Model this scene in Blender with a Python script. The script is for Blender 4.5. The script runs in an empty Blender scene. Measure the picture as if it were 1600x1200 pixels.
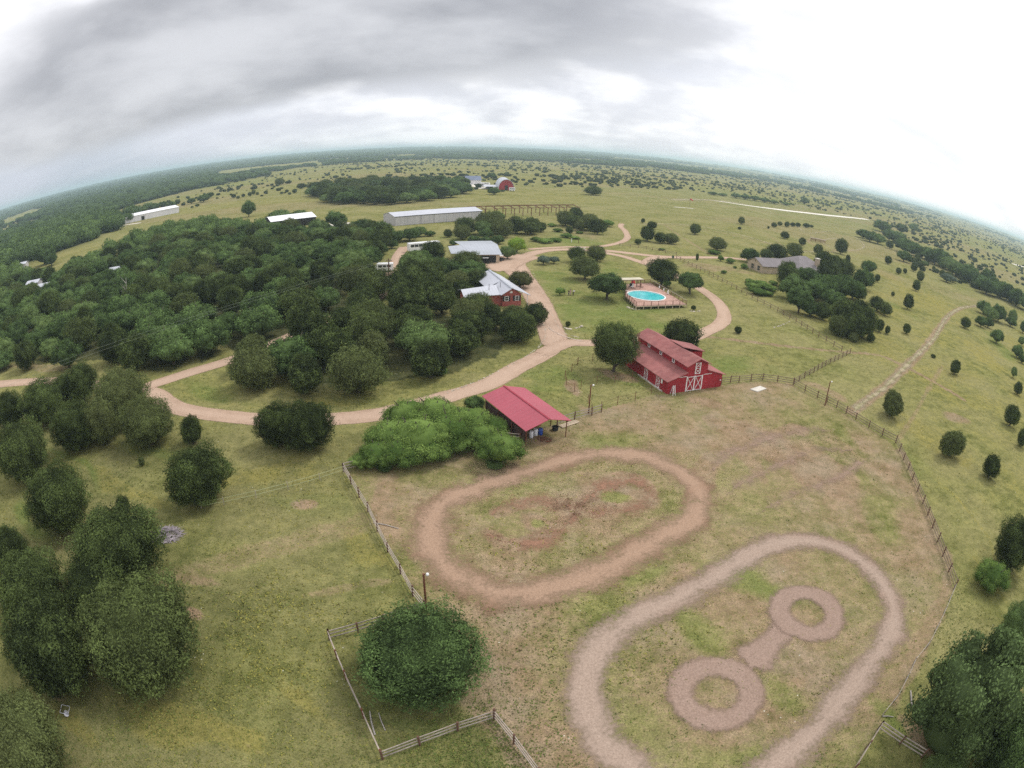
import bpy, bmesh, math, random
import numpy as np
from mathutils import Matrix, Vector

# ------------------------------------------------------------------ camera, sky, sun, exposure
SC = bpy.context.scene
COL = SC.collection
HC = 38.0                                   # height of the drone above the yard
R = np.array([[0.999455691, -0.0329897139, 0.0],
              [0.012667000, 0.383759177, 0.923346328],
              [0.030460931, 0.922843742, -0.383968175]])      # world <- (right, up, forward)
FPX, KPX = 950.0, 0.08                      # lens of the wide angle camera: r = F*t*(1-K*t*t)
cd = bpy.data.cameras.new('camera'); cam = bpy.data.objects.new('camera', cd); COL.objects.link(cam); SC.camera = cam
cd.type = 'PANO'; cd.panorama_type = 'FISHEYE_LENS_POLYNOMIAL'
cd.sensor_width = 36; cd.sensor_height = 27; cd.fisheye_fov = math.radians(300)
cd.fisheye_polynomial_k0 = 0
(cd.fisheye_polynomial_k1, cd.fisheye_polynomial_k2, cd.fisheye_polynomial_k3, cd.fisheye_polynomial_k4) = (
    -4.60643586e-02, -2.40153156e-04, 1.58848611e-05, -8.17845303e-07)
M = Matrix.Identity(4)
for i in range(3):
    M[i][0] = R[i, 0]; M[i][1] = R[i, 1]; M[i][2] = -R[i, 2]
M[2][3] = HC
cam.matrix_world = M
cd.clip_start = 0.1; cd.clip_end = 80000

SC.view_settings.view_transform = 'Standard'; SC.view_settings.look = 'None'
SC.view_settings.exposure = 0.45; SC.view_settings.gamma = 1
SC.cycles.max_bounces = 5; SC.cycles.diffuse_bounces = 2; SC.cycles.glossy_bounces = 2
SC.cycles.transparent_max_bounces = 24; SC.cycles.volume_bounces = 1
SC.cycles.use_denoising = False

SUN_EL, SUN_AZ = math.radians(52), math.radians(55)     # azimuth to the right of the view
sd = bpy.data.lights.new('sun', 'SUN'); sd.energy = 1.5; sd.angle = math.radians(11); sd.color = (1, 0.96, 0.9)
sun = bpy.data.objects.new('sun', sd); COL.objects.link(sun)
sv = Vector((math.sin(SUN_AZ)*math.cos(SUN_EL), math.cos(SUN_AZ)*math.cos(SUN_EL), math.sin(SUN_EL)))
sun.rotation_euler = sv.to_track_quat('Z', 'Y').to_euler()
sun.location = (200, 100, 300)

class NT:
    """small helper to write node trees"""
    def __init__(s, tree): s.t = tree; s.t.nodes.clear()
    def n(s, typ, **kw):
        nd = s.t.nodes.new(typ)
        for k, v in kw.items():
            if k.startswith('i_'):
                key = k[2:]
                key = int(key) if key.isdigit() else key.replace('_', ' ')
                s.put(v, nd.inputs[key])
            else: setattr(nd, k, v)
        return nd
    def put(s, v, sock):
        if isinstance(v, bpy.types.NodeSocket): s.t.links.new(v, sock)
        elif isinstance(v, bpy.types.Node): s.t.links.new(v.outputs[0], sock)
        else: sock.default_value = v
    def m(s, op, a, b=0.0, c=None, clamp=False):
        nd = s.t.nodes.new('ShaderNodeMath'); nd.operation = op; nd.use_clamp = clamp
        s.put(a, nd.inputs[0]); s.put(b, nd.inputs[1])
        if c is not None: s.put(c, nd.inputs[2])
        return nd.outputs[0]
    def noise(s, vec, scale, detail=4, rough=0.55, dist=0.0):
        nd = s.t.nodes.new('ShaderNodeTexNoise'); s.put(vec, nd.inputs['Vector'])
        nd.inputs['Scale'].default_value = scale; nd.inputs['Detail'].default_value = detail
        nd.inputs['Roughness'].default_value = rough; nd.inputs['Distortion'].default_value = dist
        return nd.outputs[0]
    def mr(s, v, a, b, c=0.0, d=1.0, smooth=True):
        nd = s.t.nodes.new('ShaderNodeMapRange'); nd.interpolation_type = 'SMOOTHSTEP' if smooth else 'LINEAR'
        s.put(v, nd.inputs[0]); s.put(a, nd.inputs[1]); s.put(b, nd.inputs[2]); s.put(c, nd.inputs[3]); s.put(d, nd.inputs[4])
        return nd.outputs[0]
    def mix(s, f, a, b, mode='MIX'):
        nd = s.t.nodes.new('ShaderNodeMix'); nd.data_type = 'RGBA'; nd.blend_type = mode
        s.put(f, nd.inputs[0])
        for v, k in ((a, 6), (b, 7)):
            if isinstance(v, tuple): v = (*v, 1.0) if len(v) == 3 else v
            s.put(v, nd.inputs[k])
        return nd.outputs[2]
    def mapv(s, vec, scale=(1, 1, 1), loc=(0, 0, 0), rot=(0, 0, 0)):
        nd = s.t.nodes.new('ShaderNodeMapping'); s.put(vec, nd.inputs[0])
        nd.inputs[1].default_value = loc; nd.inputs[2].default_value = rot; nd.inputs[3].default_value = scale
        return nd.outputs[0]

world = bpy.data.worlds.new('World'); SC.world = world; world.use_nodes = True
w = NT(world.node_tree)
tc = w.n('ShaderNodeTexCoord')
sep = w.n('ShaderNodeSeparateXYZ', i_0=tc.outputs['Generated'])
dx, dy, dz = sep.outputs
den = w.m('ADD', w.m('MAXIMUM', dz, 0.0), 0.25)
px_, py_ = w.m('DIVIDE', dx, den), w.m('DIVIDE', dy, den)
P = w.n('ShaderNodeCombineXYZ', i_0=px_, i_1=py_, i_2=0.0).outputs[0]
Dv = w.mapv(tc.outputs['Generated'], (1.0, 1.0, 2.6)); n1 = w.noise(Dv, 2.6, 5, 0.5, 0.1); n2 = w.m('ADD', w.m('MULTIPLY', w.noise(P, 2.6, 6, 0.5, 0.1), 0.5), w.m('MULTIPLY', w.noise(Dv, 6.5, 6, 0.5, 0.2), 0.5)); n3 = w.noise(w.mapv(P, (1, 1.0, 1), (7, 3, 0)), 0.3, 4, 0.5)
# grey bank of cloud: an ellipse in the plane of the cloud base with ragged edges
ex = w.m('DIVIDE', w.m('ADD', px_, 0.9), 1.6); ey = w.m('DIVIDE', w.m('SUBTRACT', py_, 1.95), 0.86)
er = w.m('SQRT', w.m('ADD', w.m('MULTIPLY', ex, ex), w.m('MULTIPLY', ey, ey)))
er = w.m('ADD', er, w.m('MULTIPLY', w.m('SUBTRACT', n1, 0.5), 0.8))
er = w.m('ADD', er, w.m('MULTIPLY', w.m('SUBTRACT', n2, 0.5), 0.35))
bank = w.mr(er, 1.14, 0.74)
dark = w.mr(w.m('ADD', w.m('ADD', w.m('MULTIPLY', n1, 0.55), w.m('MULTIPLY', n2, 0.45)), w.m('MULTIPLY', w.m('SUBTRACT', er, 0.6), 0.10)), 0.34, 0.66)
c_bank = w.mix(dark, (0.57, 0.575, 0.60), (0.32, 0.325, 0.35))
# rest of the overcast: bluish grey on the left, white on the right
side = w.mr(w.m('ADD', w.m('DIVIDE', dx, w.m('MAXIMUM', dy, 0.2)), w.m('MULTIPLY', w.m('SUBTRACT', n3, 0.5), 1.0)), -1.0, 0.15)
lowz = w.mr(dz, 0.0, 0.22)
left = w.mix(lowz, w.mix(w.mr(n1, .35, .65), (0.36, 0.41, 0.48), (0.50, 0.52, 0.60)), (0.90, 0.90, 0.93))
veil = w.mix(w.mr(n2, 0.4, 0.62), (0.60, 0.61, 0.66), (0.90, 0.90, 0.92))
right = w.mix(w.mr(w.m('DIVIDE', dx, w.m('MAXIMUM', dy, 0.2)), 0.05, 0.9), veil, (0.95, 0.95, 0.96))
rest = w.mix(side, left, right)
wisps = w.mr(w.noise(w.mapv(P, (0.5, 1.0, 1), (3, 9, 0)), 1.9, 5, 0.5), 0.52, 0.70)
rest = w.mix(w.m('MULTIPLY', wisps, 0.6), rest, (0.60, 0.62, 0.68))
cl = w.mix(bank, rest, c_bank)
sky = w.n('ShaderNodeTexSky'); sky.sky_type = 'NISHITA'; sky.sun_disc = False
sky.sun_elevation = SUN_EL; sky.sun_rotation = SUN_AZ
skyc = w.mix(1.0, sky.outputs[0], (0.08, 0.08, 0.08), 'MULTIPLY')
fin = w.mix(0.93, skyc, cl)
bg = w.n('ShaderNodeBackground', i_0=fin, i_1=1.0)
w.n('ShaderNodeOutputWorld', i_0=bg)

# ------------------------------------------------------------------ from the lens to the ground
_t = np.linspace(0, 1.5, 6001); _r = FPX*_t*(1-KPX*_t*_t)
def rays(p):
    d = np.atleast_2d(np.array(p, float))-np.array([800., 600.]); r = np.hypot(d[:, 0], d[:, 1])+1e-9
    th = np.interp(r, _r, _t); v = np.stack([np.sin(th)*d[:, 0]/r, -np.sin(th)*d[:, 1]/r, np.cos(th)], 1)
    return v @ R.T
def sm(a, b, x):
    t = np.clip((x-a)/(b-a), 0, 1); return t*t*(3-2*t)
_rs = np.random.RandomState(5); _LAT = _rs.rand(256, 256)
def vnoise(x, y, s, o=0):
    x = np.asarray(x, float)/s+17.3+o*31.7; y = np.asarray(y, float)/s+5.1+o*13.9
    i = np.floor(x).astype(int); j = np.floor(y).astype(int); fx = x-i; fy = y-j
    fx = fx*fx*(3-2*fx); fy = fy*fy*(3-2*fy)
    g = lambda a, b: _LAT[a % 256, b % 256]
    return (g(i, j)*(1-fx)+g(i+1, j)*fx)*(1-fy)+(g(i, j+1)*(1-fx)+g(i+1, j+1)*fx)*fy
def T(x, y):
    """height of the terrain"""
    x = np.asarray(x, float); y = np.asarray(y, float); r = np.hypot(x, y)
    z = -4.5*sm(80, 250, x-0.12*y)*(1-0.9*sm(300, 800, x-0.1*y))*(1-sm(600, 1100, y))
    z = z+sm(120, 400, r)*1.6*(vnoise(x, y, 170, 1)-0.5)
    z = z+sm(1200, 9000, r)*(16+20*vnoise(x, y, 2600, 2)+8*vnoise(x, y, 900, 3))
    z = z+sm(500, 1500, r)*5*(vnoise(x, y, 600, 4)-0.5)
    return z
def W(p, z=0.0):
    """point of the place, z metres above its ground, that the lens sees at photo coordinates p"""
    d = rays(p); g = d[:, :2]*((HC-z)/-d[:, 2])[:, None]
    for _ in range(12):
        h = T(g[:, 0], g[:, 1])+z; g = 0.4*g+0.6*d[:, :2]*((HC-h)/-d[:, 2])[:, None]
    return g
def W1(px, py, z=0.0):
    g = W([(px, py)], z)[0]; return float(g[0]), float(g[1])
def Z(x, y): return float(T(x, y))

# ------------------------------------------------------------------ object helpers
def tag(o, label=None, cat=None, group=None, kind=None):
    if label: o['label'] = label
    if cat: o['category'] = cat
    if group: o['group'] = group
    if kind: o['kind'] = kind
    return o
def np_mesh(name, V, F, smooth=False, attrs=None, mat_index=None):
    """F: (n,3) or (n,4) int array"""
    me = bpy.data.meshes.new(name); V = np.asarray(V, np.float32); F = np.asarray(F, np.int32)
    me.vertices.add(len(V)); me.vertices.foreach_set('co', V.ravel())
    k = F.shape[1]; me.loops.add(F.size); me.loops.foreach_set('vertex_index', F.ravel())
    me.polygons.add(len(F)); me.polygons.foreach_set('loop_start', np.arange(0, F.size, k, dtype=np.int32))
    me.polygons.foreach_set('loop_total', np.full(len(F), k, np.int32))
    if smooth: me.polygons.foreach_set('use_smooth', np.ones(len(F), bool))
    for nm, a in (attrs or {}).items():
        a = np.asarray(a, np.float32)
        if a.ndim == 1:
            at = me.attributes.new(nm, 'FLOAT', 'POINT'); at.data.foreach_set('value', a)
        else:
            at = me.attributes.new(nm, 'FLOAT_COLOR', 'POINT'); at.data.foreach_set('color', a.ravel())
    me.update(); me.validate(); return me
def link(name, me, mat=None, parent=None, loc=None, rotz=None):
    o = bpy.data.objects.new(name, me); COL.objects.link(o)
    if mat is not None and me is not None and len(me.materials) == 0: me.materials.append(mat)
    if parent is not None: o.parent = parent
    if loc is not None: o.location = loc
    if rotz is not None: o.rotation_euler = (0, 0, rotz)
    return o
def thing(name, label, cat, loc=(0, 0, 0), rotz=0.0, group=None):
    o = link(name, None, loc=loc, rotz=rotz); o.empty_display_size = 0.5
    return tag(o, label, cat, group)
def copy_thing(root, loc, rotz, label=None, group=None, scale=None):
    r = root.copy(); COL.objects.link(r); r.location = loc; r.rotation_euler = (0, 0, rotz)
    if scale: r.scale = scale
    if label: r['label'] = label
    if group: r['group'] = group
    for ch in list(root.children):
        c = ch.copy(); COL.objects.link(c); c.parent = r
        for g in ch.children:
            d = g.copy(); COL.objects.link(d); d.parent = c
    return r
class MB:
    """collects shapes that become ONE mesh object"""
    def __init__(s): s.v = []; s.f = []
    def add(s, vs, fs):
        b = len(s.v); s.v += [tuple(map(float, a)) for a in vs]; s.f += [tuple(b+i for i in f) for f in fs]; return s
    def box(s, x0, x1, y0, y1, z0, z1):
        v = [(x0, y0, z0), (x1, y0, z0), (x1, y1, z0), (x0, y1, z0), (x0, y0, z1), (x1, y0, z1), (x1, y1, z1), (x0, y1, z1)]
        return s.add(v, [(3, 2, 1, 0), (4, 5, 6, 7), (0, 1, 5, 4), (1, 2, 6, 5), (2, 3, 7, 6), (3, 0, 4, 7)])
    def beam(s, a, b, w, h=None):
        a, b = Vector(a), Vector(b); h = h or w; d = (b-a).normalized()
        up = Vector((0, 0, 1)) if abs(d.z) < .95 else Vector((0, 1, 0))
        sx = d.cross(up).normalized()*w/2; sz = sx.cross(d).normalized()*h/2
        v = [a-sx-sz, a+sx-sz, a+sx+sz, a-sx+sz, b-sx-sz, b+sx-sz, b+sx+sz, b-sx+sz]
        return s.add(v, [(3, 2, 1, 0), (4, 5, 6, 7), (0, 1, 5, 4), (1, 2, 6, 5), (2, 3, 7, 6), (3, 0, 4, 7)])
    def tube(s, pts, rad, n=8, cap=True):
        pts = [Vector(p) for p in pts]; rad = rad if hasattr(rad, '__len__') else [rad]*len(pts)
        vs = []; fs = []; prev = None
        for i, p in enumerate(pts):
            d = (pts[min(i+1, len(pts)-1)]-pts[max(i-1, 0)]).normalized()
            ref = prev if prev is not None else (Vector((1, 0, 0)) if abs(d.x) < .9 else Vector((0, 1, 0)))
            x = (ref-d*ref.dot(d)).normalized(); prev = x; y = d.cross(x)
            for k in range(n):
                a = 2*math.pi*k/n; vs.append(p+(x*math.cos(a)+y*math.sin(a))*rad[i])
        for i in range(len(pts)-1):
            for k in range(n): fs.append((i*n+k, i*n+(k+1) % n, (i+1)*n+(k+1) % n, (i+1)*n+k))
        if cap: fs += [tuple(range(n-1, -1, -1)), tuple((len(pts)-1)*n+k for k in range(n))]
        return s.add(vs, fs)
    def slab(s, poly, t):
        """poly: 3D corner points (top face), thickness t straight down"""
        n = len(poly); top = [tuple(p) for p in poly]; bot = [(p[0], p[1], p[2]-t) for p in poly]
        fs = [tuple(range(n)), tuple(range(2*n-1, n-1, -1))]+[(i, n+i, n+(i+1) % n, (i+1) % n) for i in range(n)]
        return s.add(top+bot, fs)
    def prism(s, poly, d):
        """poly: 3D outline, extruded by vector d"""
        n = len(poly); a = [tuple(p) for p in poly]; b = [(p[0]+d[0], p[1]+d[1], p[2]+d[2]) for p in poly]
        fs = [tuple(range(n-1, -1, -1)), tuple(range(n, 2*n))]+[(i, (i+1) % n, n+(i+1) % n, n+i) for i in range(n)]
        return s.add(a+b, fs)
    def lathe(s, c, prof, n=16):
        vs = []; fs = []
        for (r, z) in prof:
            for k in range(n): a = 2*math.pi*k/n; vs.append((c[0]+r*math.cos(a), c[1]+r*math.sin(a), c[2]+z))
        for i in range(len(prof)-1):
            for k in range(n): fs.append((i*n+k, i*n+(k+1) % n, (i+1)*n+(k+1) % n, (i+1)*n+k))
        fs += [tuple(range(n-1, -1, -1)), tuple((len(prof)-1)*n+k for k in range(n))]
        return s.add(vs, fs)
    def build(s, name, mat, parent=None, smooth=False, loc=None, rotz=None):
        me = bpy.data.meshes.new(name); me.from_pydata(s.v, [], s.f)
        bm = bmesh.new(); bm.from_mesh(me); bmesh.ops.recalc_face_normals(bm, faces=bm.faces); bm.to_mesh(me); bm.free()
        if smooth:
            for p in me.polygons: p.use_smooth = True
        return link(name, me, mat, parent, loc, rotz)

# ------------------------------------------------------------------ materials
def new_mat(name):
    m = bpy.data.materials.new(name); m.use_nodes = True; return m, NT(m.node_tree)
def plain(name, col, rough=0.7, var=0.12, scale=3.0, metal=0.0, stripes=None, bump=0.0, spec=0.3, col2=None, streak=0):
    """painted or weathered surface with broad and fine variation"""
    m, t = new_mat(name); tc = t.n('ShaderNodeTexCoord'); ob = tc.outputs['Object']
    a = t.noise(ob, scale, 5, 0.6); b = t.noise(ob, scale*0.18, 3, 0.5)
    f = t.m('ADD', t.m('MULTIPLY', a, 0.5), t.m('MULTIPLY', b, 0.5))
    lo = tuple(c*(1-var*1.6) for c in col); hi = tuple(min(1, c*(1+var)) for c in col)
    c = t.mix(t.mr(f, 0.3, 0.7), lo, hi)
    if col2: c = t.mix(t.mr(t.noise(ob, scale*0.5, 6, 0.65), 0.5, 0.72), c, col2)
    nrm = None
    if stripes:
        axis, pitch, depth = stripes
        sx = t.n('ShaderNodeSeparateXYZ', i_0=ob).outputs[axis]
        fr = t.m('FRACT', t.m('DIVIDE', sx, pitch))
        line = t.mr(t.m('ABSOLUTE', t.m('SUBTRACT', fr, 0.5)), 0.38, 0.5)
        c = t.mix(t.m('MULTIPLY', line, depth), c, tuple(x*0.55 for x in col))
        bn = t.n('ShaderNodeBump'); bn.inputs['Strength'].default_value = 0.5; bn.inputs['Distance'].default_value = 0.03
        t.put(line, bn.inputs['Height']); nrm = bn.outputs[0]
    p = t.n('ShaderNodeBsdfPrincipled'); t.put(c, p.inputs['Base Color']); p.inputs['Roughness'].default_value = rough
    p.inputs['Metallic'].default_value = metal; p.inputs['Specular IOR Level'].default_value = spec
    if nrm is not None: t.put(nrm, p.inputs['Normal'])
    t.n('ShaderNodeOutputMaterial', i_0=p); return m
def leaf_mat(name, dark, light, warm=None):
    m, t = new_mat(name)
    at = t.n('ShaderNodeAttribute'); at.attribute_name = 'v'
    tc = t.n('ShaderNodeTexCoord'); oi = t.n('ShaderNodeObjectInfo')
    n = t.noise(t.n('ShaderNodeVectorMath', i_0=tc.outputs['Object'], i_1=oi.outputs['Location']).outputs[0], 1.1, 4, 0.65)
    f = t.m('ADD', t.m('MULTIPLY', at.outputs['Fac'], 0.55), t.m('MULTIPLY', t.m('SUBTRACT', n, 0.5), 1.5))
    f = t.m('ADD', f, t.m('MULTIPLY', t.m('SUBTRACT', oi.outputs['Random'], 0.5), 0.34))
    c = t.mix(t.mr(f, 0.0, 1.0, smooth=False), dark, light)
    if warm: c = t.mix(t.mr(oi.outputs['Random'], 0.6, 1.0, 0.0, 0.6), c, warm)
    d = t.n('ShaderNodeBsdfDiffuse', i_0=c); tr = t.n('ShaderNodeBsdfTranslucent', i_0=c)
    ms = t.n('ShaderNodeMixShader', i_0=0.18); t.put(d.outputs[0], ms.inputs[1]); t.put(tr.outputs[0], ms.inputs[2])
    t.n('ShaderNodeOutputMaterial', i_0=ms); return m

M_JUN = leaf_mat('juniper_foliage', (0.032, 0.044, 0.018), (0.175, 0.235, 0.072), (0.135, 0.148, 0.06))
M_OAK = leaf_mat('oak_foliage', (0.040, 0.062, 0.024), (0.205, 0.32, 0.10), (0.16, 0.215, 0.075))
M_OAKL = leaf_mat('pale_oak_foliage', (0.07, 0.10, 0.04), (0.25, 0.36, 0.13))
M_BRI = leaf_mat('bright_foliage', (0.06, 0.105, 0.025), (0.30, 0.42, 0.11))
M_LIM = leaf_mat('lime_foliage', (0.14, 0.24, 0.03), (0.42, 0.55, 0.10))
M_GRY = leaf_mat('grey_foliage', (0.08, 0.11, 0.075), (0.28, 0.33, 0.25))
M_OLI = leaf_mat('olive_foliage', (0.05, 0.06, 0.022), (0.20, 0.20, 0.085))
M_BARK = plain('bark', (0.10, 0.082, 0.065), 0.95, 0.35, 6)
M_DEAD = plain('dead_wood', (0.42, 0.38, 0.35), 0.9, 0.25, 6)

# ------------------------------------------------------------------ where things lie (photo coordinates of points on the ground)
def lerp_path(pts, n=12):
    """Catmull-Rom through world points"""
    P = [np.array(p, float) for p in pts]; out = []
    P = [2*P[0]-P[1]]+P+[2*P[-1]-P[-2]]
    for i in range(1, len(P)-2):
        a, b, c, d = P[i-1:i+3]
        k = max(2, int(np.hypot(*(c-b)[:2])/1.2)) if n == 0 else n
        for j in range(k):
            t = j/k; out.append(0.5*((2*b)+(-a+c)*t+(2*a-5*b+4*c-d)*t*t+(-a+3*b-3*c+d)*t**3))
    out.append(P[-2]); return np.array(out)
def Wp(pts): return W(pts)

ROADS = {   # name: (points, width)
 'drive_main': ([(-60, 606), (60, 596), (150, 601), (231, 612), (268, 634), (312, 645), (400, 655), (455, 658), (515, 655), (588, 648), (650, 634), (705, 618), (740, 608), (772, 596), (808, 575), (842, 558), (868, 543)], 4.2),
 'drive_branch': ([(222, 606), (260, 594), (300, 581), (356, 564), (420, 540), (500, 505), (560, 480), (606, 452), (614, 425), (622, 400), (632, 385)], 4.0),
 'drive_up': ([(868, 543), (862, 520), (852, 498), (840, 470), (822, 440), (806, 420), (812, 405), (840, 394), (875, 390), (915, 391), (950, 392), (987, 396), (1025, 400), (1060, 402), (1100, 402), (1140, 403), (1170, 406)], 5.0),
 'drive_loop': ([(840, 556), (868, 543), (890, 536), (930, 536), (985, 530), (1040, 532), (1080, 528), (1100, 520), (1125, 507), (1132, 492), (1122, 472), (1102, 456), (1075, 440), (1045, 425), (1012, 413), (975, 401), (950, 396), (925, 391)], 3.9),
 'drive_yard': ([(770, 424), (782, 414), (800, 405), (822, 398)], 13.0),
 'lane': ([(824, 390), (850, 388), (890, 386), (930, 386), (965, 380), (980, 372), (977, 361), (970, 354), (972, 349)], 3.0),
 'lane_corner': ([(1012, 413), (1022, 405), (1036, 401)], 6.0),
}
TRACKS = {
 'arena_oval': ([(672, 832), (682, 798), (713, 774), (765, 753), (820, 738), (875, 721), (927, 710), (978, 709), (1030, 721), (1067, 740), (1092, 767), (1092, 795), (1071, 819), (1023, 846), (971, 877), (909, 905), (851, 922), (793, 926), (737, 913), (700, 891), (679, 863)], 3.3),
 'arena_oval_low': ([(985, 1195), (940, 1155), (917, 1110), (912, 1070), (925, 1030), (955, 993), (1000, 962), (1040, 943), (1085, 920), (1145, 885), (1190, 857), (1236, 845), (1278, 847), (1327, 864), (1365, 895), (1390, 930), (1397, 965), (1386, 997), (1362, 1032), (1330, 1074), (1299, 1112), (1257, 1158), (1215, 1193), (1160, 1235), (1090, 1255), (1025, 1235)], 2.7),
}
def catmull_closed(pts):
    P = [np.array(p, float) for p in pts]; n = len(P); out = []
    for i in range(n):
        a, b, c, d = P[i-1], P[i], P[(i+1) % n], P[(i+2) % n]
        k = max(3, int(np.hypot(*(c-b))/0.8))
        for j in range(k):
            t = j/k; out.append(0.5*((2*b)+(-a+c)*t+(2*a-5*b+4*c-d)*t*t+(-a+3*b-3*c+d)*t**3))
    return np.array(out)
ARENA = Wp([(537, 737), (600, 722), (718, 697), (800, 680), (870, 661), (939, 640), (1017, 617), (1045, 615), (1125, 602), (1192, 594), (1238, 600), (1277, 622), (1327, 650), (1378, 681), (1405, 706), (1425, 750), (1441, 787), (1464, 850), (1490, 920), (1448, 1011), (1414, 1063), (1371, 1140), (1300, 1260), (900, 1300), (832, 1200), (772, 1124), (700, 1000), (666, 950), (626, 897), (575, 800)])
FOREST = W([(-160, 470), (-60, 438), (0, 425), (60, 430), (100, 424), (150, 396), (205, 376), (265, 353), (330, 347), (400, 350), (470, 357), (560, 352), (606, 356), (600, 380), (588, 398), (572, 415), (578, 438), (597, 458), (626, 456), (634, 430), (642, 398), (690, 390), (735, 402), (756, 425), (738, 448), (724, 468), (775, 484), (832, 470), (846, 500), (832, 540), (792, 556), (745, 556), (700, 570), (655, 598), (600, 600), (520, 596), (468, 608), (385, 576), (352, 552), (335, 520), (300, 548), (228, 578), (150, 556), (50, 560), (-40, 566), (-160, 590)], 3.5)
def inside(poly, x, y):
    x = np.asarray(x, float); y = np.asarray(y, float); c = np.zeros(x.shape, bool); n = len(poly)
    for i in range(n):
        x0, y0 = poly[i]; x1, y1 = poly[(i+1) % n]
        if y0 == y1: continue
        k = ((y0 > y) != (y1 > y)) & (x < (x1-x0)*(y-y0)/(y1-y0)+x0); c ^= k
    return c
def seg_dist(path, x, y):
    d = np.full(np.shape(x), 1e9)
    lo = path.min(0)-25; hi = path.max(0)+25
    k = (x > lo[0]) & (x < hi[0]) & (y > lo[1]) & (y < hi[1]); xx, yy = x[k], y[k]; dd = np.full(xx.shape, 1e9)
    for a, b in zip(path[:-1], path[1:]):
        v = b-a; L = v@v+1e-9; t = np.clip(((xx-a[0])*v[0]+(yy-a[1])*v[1])/L, 0, 1)
        dd = np.minimum(dd, np.hypot(xx-a[0]-t*v[0], yy-a[1]-t*v[1]))
    d[k] = dd; return d
def woods(x, y):
    """how wooded the far country is (0..1)"""
    r = np.hypot(x, y); az = np.degrees(np.arctan2(x, y))
    n = 0.55*vnoise(x, y, 420, 6)+0.3*vnoise(x, y, 150, 7)+0.15*vnoise(x, y, 60, 8)
    bias = np.interp(az, [-80, -48, -38, -25, -12, 0, 12, 40, 80], [0.62, 0.55, 0.42, 0.05, -0.18, -0.26, -0.30, -0.34, -0.34])
    bias = bias+np.interp(r, [0, 1400, 2200, 4500, 9000], [0, 0, 0.30, 0.42, 0.25])*np.interp(az, [-60, 0, 20, 60], [1, 1, .55, .35])
    near = np.interp(az, [-70, -42, -38, -30, -20, 60], [250, 420, 520, 900, 1300, 1300])
    v = sm(0.45, 0.62, n+bias)*sm(near*0.92, near*1.12, r)
    # light fields as strips inside the woods
    s = vnoise(x*0.25, y, 160, 9)
    v = v*(1-0.95*sm(0.62, 0.70, s)*sm(500, 700, r)*(1-sm(3000, 6000, r)))
    return v

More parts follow.
